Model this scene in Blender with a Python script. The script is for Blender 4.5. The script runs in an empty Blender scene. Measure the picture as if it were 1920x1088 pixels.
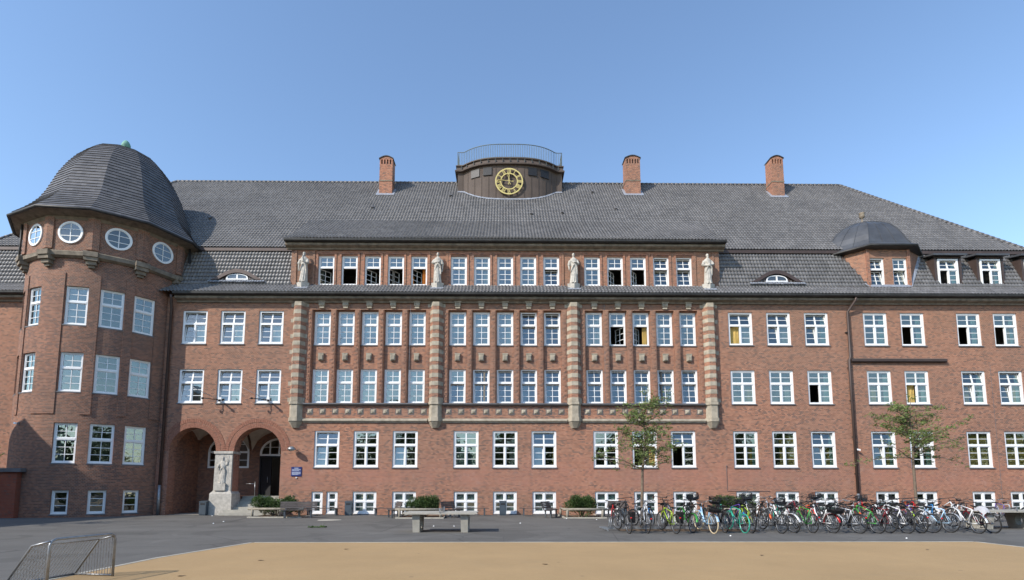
import bpy, math, random
from mathutils import Vector, Matrix
from mathutils.geometry import tessellate_polygon
random.seed(7)
R = math.radians
scene = bpy.context.scene
COL = scene.collection
sin, cos, tan, pi = math.sin, math.cos, math.tan, math.pi

# ------------------------------------------------------------------ camera
F = 1000.0; TH = .5*math.asin(2*F/9700); YAW = R(.6); CX = 955.; CY = 917-F*tan(TH); EYE = 1.65
cam = bpy.data.cameras.new('camera'); camo = bpy.data.objects.new('camera', cam); COL.objects.link(camo)
camo.location = (0, 0, EYE); camo.rotation_euler = (R(90)+TH, 0, -YAW)
cam.sensor_width = 36; cam.lens = 36*F/1920; cam.shift_x = (960-CX)/1920; cam.shift_y = (CY-544)/1920
cam.clip_start = .1; cam.clip_end = 2000
scene.camera = camo

# ------------------------------------------------------------------ light
BETA, ELEV = R(51), R(35.5)
sd = Vector((sin(BETA)*cos(ELEV), cos(BETA)*cos(ELEV), -sin(ELEV)))
sl = bpy.data.lights.new('sun', 'SUN'); sl.energy = 3.0; sl.angle = R(.53); sl.color = (1, .93, .83)
so = bpy.data.objects.new('sun', sl); COL.objects.link(so)
so.rotation_euler = sd.to_track_quat('-Z', 'Y').to_euler(); so.location = (-30, -40, 40)
w = bpy.data.worlds.new('World'); scene.world = w; w.use_nodes = True
nt = w.node_tree; bg = nt.nodes['Background']
sky = nt.nodes.new('ShaderNodeTexSky'); sky.sky_type = 'NISHITA'; sky.sun_disc = False
sky.sun_elevation = ELEV; sky.sun_rotation = R(180)+BETA; sky.altitude = 50
sky.air_density = 1.15; sky.dust_density = .3; sky.ozone_density = 3.0
nt.links.new(sky.outputs[0], bg.inputs[0]); bg.inputs[1].default_value = .15
scene.view_settings.view_transform = 'Standard'; scene.view_settings.look = 'None'
scene.view_settings.exposure = .74; scene.view_settings.gamma = 1
scene.cycles.max_bounces = 8; scene.cycles.transparent_max_bounces = 16
scene.cycles.sample_clamp_indirect = 4
scene.cycles.caustics_reflective = False; scene.cycles.caustics_refractive = False

# ------------------------------------------------------------------ materials
def newmat(name):
    m = bpy.data.materials.new(name); m.use_nodes = True
    n = m.node_tree.nodes; return m, m.node_tree, n['Principled BSDF']
def mixc(t, fac, a, b, mode='MIX'):
    x = t.nodes.new('ShaderNodeMix'); x.data_type = 'RGBA'; x.blend_type = mode
    for s, v in ((0, fac), (6, a), (7, b)):
        if isinstance(v, (int, float)): x.inputs[s].default_value = v
        elif isinstance(v, tuple): x.inputs[s].default_value = (*v, 1) if len(v) == 3 else v
        else: t.links.new(v, x.inputs[s])
    return x.outputs[2]
def ramp(t, src, stops, interp='LINEAR'):
    r = t.nodes.new('ShaderNodeValToRGB'); r.color_ramp.interpolation = interp
    e = r.color_ramp.elements
    while len(e) < len(stops): e.new(.5)
    for q, (p, c) in zip(e, stops):
        q.position = p; q.color = (*c, 1) if isinstance(c, tuple) else (c, c, c, 1)
    t.links.new(src, r.inputs[0]); return r.outputs[0]
def noise(t, vec, scale, detail=4, rough=.6, dist=0):
    n = t.nodes.new('ShaderNodeTexNoise'); n.inputs['Scale'].default_value = scale
    n.inputs['Detail'].default_value = detail; n.inputs['Roughness'].default_value = rough; n.inputs['Distortion'].default_value = dist
    if vec is not None: t.links.new(vec, n.inputs['Vector'])
    return n.outputs[0]
def geo(t): return t.nodes.new('ShaderNodeNewGeometry').outputs['Position']
def uvn(t): return t.nodes.new('ShaderNodeTexCoord').outputs['UV']
def mapping(t, vec, sc):
    m = t.nodes.new('ShaderNodeMapping'); m.inputs['Scale'].default_value = sc; t.links.new(vec, m.inputs[0]); return m.outputs[0]
def bump(t, p, h, strength=.3, dist=.01):
    b = t.nodes.new('ShaderNodeBump'); b.inputs['Strength'].default_value = strength; b.inputs['Distance'].default_value = dist
    t.links.new(h, b.inputs['Height']); t.links.new(b.outputs[0], p.inputs['Normal'])
def plain(name, c, rough=.6, metal=0, var=.15, scale=3, spec=.4, bmp=0):
    m, t, p = newmat(name)
    n = noise(t, geo(t), scale, 5)
    a = tuple(x*(1-var) for x in c); b = tuple(min(1, x*(1+var)) for x in c)
    t.links.new(ramp(t, n, [(.3, a), (.7, b)]), p.inputs['Base Color'])
    p.inputs['Roughness'].default_value = rough; p.inputs['Metallic'].default_value = metal
    p.inputs['Specular IOR Level'].default_value = spec
    if bmp: bump(t, p, noise(t, geo(t), scale*6, 6), .5, bmp)
    return m
def brick(name, reds, mortar=(.3, .24, .19), dark=.13, tint=None, pale=True):
    m, t, p = newmat(name)
    uv = uvn(t)
    def bt(row, wid, mort, off=.5):
        b = t.nodes.new('ShaderNodeTexBrick'); b.inputs['Scale'].default_value = 1
        b.inputs['Brick Width'].default_value = wid; b.inputs['Row Height'].default_value = row
        b.inputs['Mortar Size'].default_value = mort; b.inputs['Mortar Smooth'].default_value = .2; b.offset = off
        b.inputs['Color1'].default_value = (0, 0, 0, 1); b.inputs['Color2'].default_value = (1, 1, 1, 1)
        b.inputs['Mortar'].default_value = (.5, .5, .5, 1); t.links.new(uv, b.inputs[0]); return b
    b = bt(.083, .155, .008)
    pos = geo(t)
    sx = t.nodes.new('ShaderNodeSeparateXYZ'); t.links.new(uv, sx.inputs[0])
    row = mth(t, 'FLOOR', mth(t, 'DIVIDE', sx.outputs[1], .083), 0)
    colm = mth(t, 'FLOOR', mth(t, 'ADD', mth(t, 'DIVIDE', sx.outputs[0], .155), mth(t, 'MULTIPLY', mth(t, 'MODULO', row, 2.), .5)), 0)
    cx_ = t.nodes.new('ShaderNodeCombineXYZ'); t.links.new(colm, cx_.inputs[0]); t.links.new(row, cx_.inputs[1])
    wn_ = t.nodes.new('ShaderNodeTexWhiteNoise'); wn_.noise_dimensions = '2D'; t.links.new(cx_.outputs[0], wn_.inputs[0])
    base = ramp(t, wn_.outputs[0], [(0, (.12, .065, .055)), (dark, (.165, .082, .062)), (dark+.06, reds[0]), (.6, reds[1]), (1, reds[2])])
    # clusters of dark burnt bricks, a few courses wide
    n2 = noise(t, mapping(t, pos, (4, 4, 13)), 2.2, 5, .8)
    base = mixc(t, ramp(t, n2, [(.5, 0.), (.8, .08)]), base, (.115, .052, .042))
    n3 = noise(t, pos, .22, 5, .6)
    base = mixc(t, ramp(t, n3, [(.3, .0), (.75, .45)]), base, (reds[1][0]*.72, reds[1][1]*.86, reds[1][2]*.95))
    base = mixc(t, 1., base, ramp(t, noise(t, pos, .9, 4), [(.3, .86), (.7, 1.12)]), 'MULTIPLY')
    if pale:   # redder, lime-stained band above the basement windows
        sp = t.nodes.new('ShaderNodeSeparateXYZ'); t.links.new(pos, sp.inputs[0])
        mr = ramp(t, mth(t, 'MULTIPLY', sp.outputs[2], 1/15.), [(.085, 0.), (.14, .9), (.19, .8), (.27, 0.)])
        k = mth(t, 'MULTIPLY', mr, ramp(t, noise(t, pos, .6, 6, .7), [(.35, .1), (.7, 1.)]))
        base = mixc(t, k, base, (.43, .17, .115))
        lm = mth(t, 'MULTIPLY', mr, ramp(t, noise(t, pos, 1.3, 7, .8), [(.55, 0.), (.75, .5)]))
        base = mixc(t, lm, base, (.5, .38, .33))
        # dull weathering higher up
        hi = ramp(t, mth(t, 'MULTIPLY', sp.outputs[2], 1/15.), [(.45, 0.), (.95, .3)])
        base = mixc(t, hi, base, (reds[1][0]*.66, reds[1][1]*.9, reds[1][2]*.95))
    st_ = noise(t, mapping(t, pos, (1.6, 1.6, .16)), 1.0, 6, .75)      # rain streaks running down the wall
    base = mixc(t, ramp(t, st_, [(.5, 0.), (.8, .26)]), base, (.13, .08, .062))
    pt_ = noise(t, pos, .16, 3, .5)                                    # whole panels of slightly different brick
    base = mixc(t, 1., base, ramp(t, pt_, [(.42, (.93, .95, .98)), (.58, (1.08, 1.03, 1.))]), 'MULTIPLY')
    col = mixc(t, b.outputs[1], base, mortar)
    t.links.new(col, p.inputs['Base Color'])
    p.inputs['Roughness'].default_value = .85; p.inputs['Specular IOR Level'].default_value = .25
    inv = mth(t, 'SUBTRACT', 1., b.outputs[1]); bump(t, p, inv, .5, .012)
    return m
def mth(t, op, a, b):
    n = t.nodes.new('ShaderNodeMath'); n.operation = op
    for i, v in enumerate((a, b)):
        if isinstance(v, (int, float)): n.inputs[i].default_value = v
        else: t.links.new(v, n.inputs[i])
    return n.outputs[0]
M = {}
M['brick'] = brick('weathered_red_brick', ((.27, .105, .06), (.37, .155, .09), (.46, .21, .125)))
M['brick_bright'] = brick('bright_red_brick', ((.27, .1, .058), (.37, .15, .088), (.46, .205, .122)), dark=.12, pale=False)
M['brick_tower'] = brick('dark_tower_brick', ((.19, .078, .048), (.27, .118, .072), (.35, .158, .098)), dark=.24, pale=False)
M['brick_annex'] = brick('machine_red_brick', ((.26, .06, .03), (.3, .075, .038), (.34, .09, .045)), mortar=(.2, .12, .1), dark=.02, pale=False)
def tilemat(name, c, rough=.42, spec=.5):
    m, t, p = newmat(name)
    uv = uvn(t)
    fl = t.nodes.new('ShaderNodeVectorMath'); fl.operation = 'FLOOR'; t.links.new(uv, fl.inputs[0])
    wn = t.nodes.new('ShaderNodeTexWhiteNoise'); wn.noise_dimensions = '3D'; t.links.new(fl.outputs[0], wn.inputs[0])
    col = ramp(t, wn.outputs[0], [(0, tuple(x*.84 for x in c)), (.5, c), (1, tuple(x*1.2 for x in c))])
    n = noise(t, geo(t), .35, 6, .7)
    col = mixc(t, 1., col, ramp(t, n, [(.3, .8), (.7, 1.18)]), 'MULTIPLY')
    n2 = noise(t, geo(t), 9, 4, .7)
    col = mixc(t, ramp(t, n2, [(.62, 0.), (.8, .2)]), col, (.16, .155, .13))
    t.links.new(col, p.inputs['Base Color'])
    p.inputs['Roughness'].default_value = rough; p.inputs['Specular IOR Level'].default_value = spec
    return m
M['tile'] = tilemat('grey_pantile', (.142, .136, .134), .42, .5)
M['tile_dome'] = tilemat('dark_slate_tile', (.105, .1, .1), .5)
M['lead'] = plain('lead_flashing', (.33, .35, .39), .5, .3, .3, 6)
M['zinc'] = plain('dark_zinc', (.085, .088, .095), .45, .3, .2, 1.5)
M['copper_brown'] = plain('brown_copper', (.1, .078, .066), .75, 0, .15, 1.2, .25)
M['brownmetal'] = plain('brown_sheet_metal', (.075, .052, .045), .45, .2, .15, 2)
M['verdigris'] = plain('verdigris', (.16, .33, .26), .7, 0, .2, 6)
M['patina'] = plain('pale_patina', (.13, .16, .165), .6, .2, .2, 3)
M['gutter'] = plain('dark_gutter', (.045, .043, .042), .5, .3, .3, 2)
M['stone'] = plain('weathered_sandstone', (.38, .33, .255), .85, 0, .28, 3, .2, .01)
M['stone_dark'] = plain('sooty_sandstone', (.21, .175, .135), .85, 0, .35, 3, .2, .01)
M['stone_pale'] = plain('pale_limestone', (.46, .43, .38), .85, 0, .24, 5, .2, .012)
M['white'] = plain('white_window_paint', (.83, .83, .82), .4, 0, .03, 2)
M['slate'] = plain('grey_sill', (.13, .125, .13), .6, 0, .2, 3)
M['gold'] = plain('gilding', (.82, .62, .22), .32, .55, .1, 5)
M['black'] = plain('matt_black', (.02, .02, .022), .5)
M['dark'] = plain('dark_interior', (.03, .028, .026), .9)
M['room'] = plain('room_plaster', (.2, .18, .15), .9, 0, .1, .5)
M['plaster'] = plain('pale_vault_plaster', (.5, .46, .4), .9, 0, .08, 1)
M['yellow'] = plain('ochre_curtain', (.55, .38, .12), .9, 0, .15, 2)
M['cloth'] = plain('white_curtain', (.5, .49, .45), .9, 0, .06, 4)
M['dustcloth'] = plain('grey_rain_cover', (.42, .42, .44), .8, 0, .05, 3)
M['aqua'] = plain('aqua_curtain', (.34, .5, .46), .9, 0, .1, 3)
M['orange'] = plain('orange_curtain', (.6, .22, .04), .9)
M['blind'] = plain('frosted_blind', (.2, .26, .25), .7, 0, .08, 1)
M['frost'] = plain('frosted_basement_film', (.5, .58, .55), .7, 0, .08, 1)
M['greyblind'] = plain('grey_blind', (.2, .21, .22), .8, 0, .06, 1)
M['galv'] = plain('galvanised_steel', (.42, .44, .46), .38, .75, .2, 5)
M['galv_dark'] = plain('worn_galvanised_steel', (.3, .31, .32), .42, .7, .25, 6)
M['wood'] = plain('weathered_grey_timber', (.28, .25, .2), .85, 0, .25, 8, .2, .006)
M['bench'] = plain('dark_bench_slats', (.09, .075, .07), .7, 0, .25, 6)
M['benchleg'] = plain('grey_bench_steel', (.1, .11, .12), .5, .4, .15, 4)
M['bin'] = plain('blue_grey_bin_steel', (.075, .095, .115), .45, .3, .12, 3)
M['concrete'] = plain('table_concrete', (.38, .36, .31), .85, 0, .15, 3, .2, .004)
M['kerb'] = plain('kerb_stone', (.4, .37, .31), .9, 0, .2, 3)
M['soil'] = plain('leaf_litter_soil', (.15, .105, .07), 1, 0, .5, 5, .1, .02)
M['bark'] = plain('grey_brown_bark', (.17, .13, .095), .9, 0, .3, 12, .2, .008)
M['signblue'] = plain('navy_enamel', (.02, .03, .14), .3, 0, .05)
M['lettering'] = plain('white_lettering', (.55, .6, .72), .5, 0, .02)
def glassmat():
    m, t, p = newmat('window_glass'); t.nodes.remove(p); out = t.nodes['Material Output']
    tr = t.nodes.new('ShaderNodeBsdfTransparent'); tr.inputs[0].default_value = (.72, .78, .76, 1)
    gl = t.nodes.new('ShaderNodeBsdfGlossy'); gl.inputs['Roughness'].default_value = .015; gl.inputs['Color'].default_value = (.95, .97, .95, 1)
    b = t.nodes.new('ShaderNodeBump'); b.inputs['Strength'].default_value = .3; b.inputs['Distance'].default_value = .02
    t.links.new(noise(t, geo(t), 1.7, 2), b.inputs['Height']); t.links.new(b.outputs[0], gl.inputs['Normal'])
    lw = t.nodes.new('ShaderNodeLayerWeight'); lw.inputs[0].default_value = .12
    f = mth(t, 'ADD', mth(t, 'MULTIPLY', lw.outputs[0], .5), .15)
    mx = t.nodes.new('ShaderNodeMixShader'); t.links.new(f, mx.inputs[0]); t.links.new(tr.outputs[0], mx.inputs[1]); t.links.new(gl.outputs[0], mx.inputs[2])
    t.links.new(mx.outputs[0], out.inputs[0]); return m
M['glass'] = glassmat()
def leafmat(name, a, b):
    m, t, p = newmat(name)
    wn = t.nodes.new('ShaderNodeNewGeometry')
    c = ramp(t, wn.outputs['Random Per Island'], [(0, a), (1, b)])
    c = mixc(t, 1., c, ramp(t, noise(t, wn.outputs['Position'], 2.5, 3), [(.35, .7), (.7, 1.25)]), 'MULTIPLY')
    t.links.new(c, p.inputs['Base Color']); p.inputs['Roughness'].default_value = .6; p.inputs['Specular IOR Level'].default_value = .3
    tl = t.nodes.new('ShaderNodeBsdfTranslucent'); t.links.new(c, tl.inputs[0])
    mx = t.nodes.new('ShaderNodeMixShader'); mx.inputs[0].default_value = .25
    t.links.new(p.outputs[0], mx.inputs[1]); t.links.new(tl.outputs[0], mx.inputs[2]); t.links.new(mx.outputs[0], t.nodes['Material Output'].inputs[0])
    return m
M['leaf'] = leafmat('locust_leaves', (.1, .15, .04), (.23, .29, .09))
M['bush'] = leafmat('evergreen_leaves', (.035, .07, .022), (.1, .155, .045))
M['wood_leaf'] = leafmat('woodland_leaves', (.03, .05, .015), (.08, .11, .03))
def asphalt():
    m, t, p = newmat('grey_paving_asphalt'); pos = geo(t)
    c = ramp(t, noise(t, pos, 60, 4, .8), [(.3, (.092, .088, .08)), (.7, (.168, .16, .146))])
    c = mixc(t, 1., c, ramp(t, noise(t, mapping(t, pos, (.5, 1.2, 1)), .5, 7, .7), [(.3, .84), (.7, 1.14)]), 'MULTIPLY')
    c = mixc(t, ramp(t, noise(t, pos, 3.1, 8, .8), [(.6, 0.), (.8, .5)]), c, (.09, .088, .085))
    n = noise(t, mapping(t, pos, (1, .25, 1)), 2.3, 6, .8)
    c = mixc(t, ramp(t, n, [(.63, 0.), (.7, .35)]), c, (.24, .23, .21))
    sp = t.nodes.new('ShaderNodeTexBrick'); sp.inputs['Scale'].default_value = 1; sp.inputs['Brick Width'].default_value = 3.1; sp.inputs['Row Height'].default_value = 2.4
    sp.inputs['Mortar Size'].default_value = .012; t.links.new(pos, sp.inputs[0])
    c = mixc(t, mth(t, 'MULTIPLY', sp.outputs[1], .35), c, (.07, .07, .07))
    pt = noise(t, pos, .28, 3, .4, 1.5)                                # resurfaced patches
    c = mixc(t, 1., c, ramp(t, pt, [(.40, .86), (.415, 1.), (.6, 1.), (.615, 1.13)]), 'MULTIPLY')
    vo = t.nodes.new('ShaderNodeTexVoronoi'); vo.feature = 'DISTANCE_TO_EDGE'; vo.inputs['Scale'].default_value = .22; t.links.new(pos, vo.inputs[0])
    c = mixc(t, ramp(t, vo.outputs[0], [(.0, .55), (.007, 0.)]), c, (.045, .044, .042))
    v2 = t.nodes.new('ShaderNodeTexVoronoi'); v2.inputs['Scale'].default_value = 1.4; t.links.new(pos, v2.inputs[0])
    c = mixc(t, ramp(t, v2.outputs[0], [(.03, .7), (.05, 0.)]), c, (.06, .058, .055))
    t.links.new(c, p.inputs['Base Color']); p.inputs['Roughness'].default_value = .9; p.inputs['Specular IOR Level'].default_value = .25
    bump(t, p, noise(t, pos, 90, 3), .5, .004); return m
M['asphalt'] = asphalt()
def courtmat():
    m, t, p = newmat('sand_coloured_sports_surface'); pos = geo(t)
    c = ramp(t, noise(t, pos, 110, 3, .8), [(.3, (.31, .205, .1)), (.7, (.48, .325, .168))])
    c = mixc(t, 1., c, ramp(t, noise(t, pos, .35, 7, .7), [(.3, .9), (.7, 1.08)]), 'MULTIPLY')
    n = noise(t, mapping(t, pos, (1, .12, 1)), 1.1, 8, .7)
    c = mixc(t, ramp(t, n, [(.66, 0.), (.72, .4)]), c, (.28, .19, .11))
    wv = noise(t, mapping(t, pos, (.9, 2.2, 1)), .8, 8, .8)
    c = mixc(t, ramp(t, wv, [(.5, 0.), (.75, .3)]), c, (.33, .25, .15))
    v = t.nodes.new('ShaderNodeTexVoronoi'); v.inputs['Scale'].default_value = .9; t.links.new(pos, v.inputs[0])
    c = mixc(t, ramp(t, v.outputs[0], [(.03, .6), (.045, 0.)]), c, (.16, .11, .07))
    t.links.new(c, p.inputs['Base Color']); p.inputs['Roughness'].default_value = .92; p.inputs['Specular IOR Level'].default_value = .2
    bump(t, p, noise(t, pos, 140, 3), .5, .003); return m
M['court'] = courtmat()

# ------------------------------------------------------------------ mesh builder
class MB:
    def __init__(s): s.v = []; s.f = []; s.m = []; s.uv = {}; s.sm = []
    def quad(s, *p, mi=0, uv=None, smooth=False):
        n = len(s.v); s.v += [tuple(q) for q in p]; s.f.append(tuple(range(n, n+len(p)))); s.m.append(mi); s.sm.append(smooth)
        if uv: s.uv[len(s.f)-1] = uv
    def mesh(s, vs, fs, mi=0, smooth=False):
        n = len(s.v); s.v += [tuple(q) for q in vs]
        for f in fs: s.f.append(tuple(i+n for i in f)); s.m.append(mi); s.sm.append(smooth)
    def box(s, x0, x1, y0, y1, z0, z1, mi=0):
        v = [(x, y, z) for z in (z0, z1) for y in (y0, y1) for x in (x0, x1)]
        s.mesh(v, [(0, 2, 3, 1), (4, 5, 7, 6), (0, 1, 5, 4), (2, 6, 7, 3), (0, 4, 6, 2), (1, 3, 7, 5)], mi)
    def obox(s, c, ax, ay, az, mi=0):   # oriented box: centre and half-axis vectors
        c = Vector(c); ax, ay, az = Vector(ax), Vector(ay), Vector(az)
        v = [c+ax*x+ay*y+az*z for z in (-1, 1) for y in (-1, 1) for x in (-1, 1)]
        s.mesh(v, [(0, 2, 3, 1), (4, 5, 7, 6), (0, 1, 5, 4), (2, 6, 7, 3), (0, 4, 6, 2), (1, 3, 7, 5)], mi)
    def tube(s, pts, r, n=8, mi=0, closed=False, cap=True):
        pts = [Vector(p) for p in pts]; N = len(pts); rs = r if isinstance(r, (list, tuple)) else [r]*N
        rings = []; prev = None
        for i, p in enumerate(pts):
            a = pts[(i-1) % N] if (i or closed) else p; b = pts[(i+1) % N] if (i < N-1 or closed) else p
            d = (b-a).normalized()
            if prev is None:
                u = d.orthogonal().normalized()
            else:
                u = (prev-d*prev.dot(d)).normalized() if (prev-d*prev.dot(d)).length > 1e-6 else d.orthogonal().normalized()
            prev = u; v = d.cross(u)
            rings.append([p+(u*cos(2*pi*k/n)+v*sin(2*pi*k/n))*rs[i] for k in range(n)])
        vs = [q for rg in rings for q in rg]; fs = []
        for i in range(N if closed else N-1):
            j = (i+1) % N
            for k in range(n): fs.append((i*n+k, i*n+(k+1) % n, j*n+(k+1) % n, j*n+k))
        if cap and not closed: fs += [tuple(range(n))[::-1], tuple(range((N-1)*n, N*n))]
        s.mesh(vs, fs, mi, n > 5)
    def lathe(s, prof, c=(0, 0, 0), n=24, mi=0, a0=0, a1=2*pi, smooth=True, sx=1, sy=1):
        full = abs(a1-a0-2*pi) < 1e-6; K = n if full else n+1; vs = []; fs = []
        for (r, z) in prof:
            for k in range(K):
                a = a0+(a1-a0)*k/n; vs.append((c[0]+r*sin(a)*sx, c[1]-r*cos(a)*sy, c[2]+z))
        for i in range(len(prof)-1):
            for k in range(n):
                k2 = (k+1) % K; fs.append((i*K+k, i*K+k2, (i+1)*K+k2, (i+1)*K+k))
        s.mesh(vs, fs, mi, smooth)
    def prism(s, poly, y0, y1, mi=0):   # XZ outline extruded along Y
        n = len(poly); vs = [(x, y0, z) for x, z in poly]+[(x, y1, z) for x, z in poly]
        s.mesh(vs, [tuple(range(n)), tuple(range(2*n-1, n-1, -1))]+[(i, i+n, (i+1) % n+n, (i+1) % n) for i in range(n)], mi)
    def xprism(s, poly, x0, x1, mi=0):   # YZ outline extruded along X
        n = len(poly); vs = [(x0, y, z) for y, z in poly]+[(x1, y, z) for y, z in poly]
        s.mesh(vs, [tuple(range(n))[::-1], tuple(range(n, 2*n))]+[(i, (i+1) % n, (i+1) % n+n, i+n) for i in range(n)], mi)
    def data(s, name, mats):
        me = bpy.data.meshes.new(name); me.from_pydata(s.v, [], s.f)
        for m in (mats if isinstance(mats, (list, tuple)) else [mats]): me.materials.append(m)
        me.polygons.foreach_set('material_index', s.m); me.polygons.foreach_set('use_smooth', s.sm)
        ul = me.uv_layers.new(name='UVMap').data; vs = s.v; k = 0; flat = []
        for i, p in enumerate(s.f):
            if i in s.uv:
                for q in s.uv[i]: flat += q
                continue
            a, b, c = vs[p[0]], vs[p[1]], vs[p[2]]
            n = (Vector(b)-Vector(a)).cross(Vector(c)-Vector(a))
            if n.length < 1e-12: n = Vector((0, 0, 1))
            n.normalize()
            if abs(n.z) > .95:
                for j in p: flat += (vs[j][0], vs[j][1])
            else:
                t = Vector((-n.y, n.x, 0)).normalized(); q = n.cross(t)
                for j in p: P = Vector(vs[j]); flat += (P.dot(t), P.dot(q))
        ul.foreach_set('uv', flat); me.update(); return me
    def build(s, name, mats, parent=None, loc=None, rz=0):
        return place(name, s.data(name, mats), parent, loc, rz)
def place(name, me, parent=None, loc=None, rz=0):
    o = bpy.data.objects.new(name, me); COL.objects.link(o); o.parent = parent
    if loc is not None: o.location = loc
    if rz: o.rotation_euler = (0, 0, rz)
    return o
def empty(name, loc=(0, 0, 0), rz=0, parent=None):
    o = bpy.data.objects.new(name, None); COL.objects.link(o); o.location = loc; o.rotation_euler = (0, 0, rz); o.parent = parent
    o.empty_display_size = .2; return o
def tag(o, label=None, cat=None, group=None, kind=None):
    for k, v in (('label', label), ('category', cat), ('group', group), ('kind', kind)):
        if v: o[k] = v
    return o
KIDS = {}
def copy_tree(o, parent=None):
    if not KIDS.get('built') :
        KIDS['built'] = True
    c = o.copy(); COL.objects.link(c); c.parent = parent
    for ch in [x for x in COL.objects if x.parent == o]: copy_tree(ch, c)
    return c

# ------------------------------------------------------------------ walls with openings
def grid_wall(mb, u0, u1, z0, z1, holes, fn, depth=.09, du=99, mi=0, soffit=True):
    us = {u0, u1}; zs = {z0, z1}
    for (a, b, c, d) in holes: us |= {max(a, u0), min(b, u1)}; zs |= {max(c, z0), min(d, z1)}
    us = sorted(us); zs = sorted(zs); U2 = [us[0]]
    for a, b in zip(us, us[1:]):
        k = max(1, math.ceil((b-a)/du)); U2 += [a+(b-a)*i/k for i in range(1, k+1)]
    for a, b in zip(U2, U2[1:]):
        m = (a+b)/2
        for c, d in zip(zs, zs[1:]):
            q = (c+d)/2
            if any(h[0] < m < h[1] and h[2] < q < h[3] for h in holes): continue
            mb.quad(fn(a, c, 0), fn(b, c, 0), fn(b, d, 0), fn(a, d, 0), mi=mi, uv=[(a, c), (b, c), (b, d), (a, d)])
    for (a, b, c, d) in holes:
        mb.quad(fn(a, c, 0), fn(a, c, depth), fn(a, d, depth), fn(a, d, 0), mi=mi, uv=[(0, c), (depth, c), (depth, d), (0, d)])
        mb.quad(fn(b, c, depth), fn(b, c, 0), fn(b, d, 0), fn(b, d, depth), mi=mi, uv=[(0, c), (depth, c), (depth, d), (0, d)])
        mb.quad(fn(a, d, 0), fn(a, d, depth), fn(b, d, depth), fn(b, d, 0), mi=mi)
        if c > z0+.001: mb.quad(fn(a, c, depth), fn(a, c, 0), fn(b, c, 0), fn(b, c, depth), mi=mi)
def flat(Y): return lambda u, z, d: (u, Y+d, z)

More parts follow.
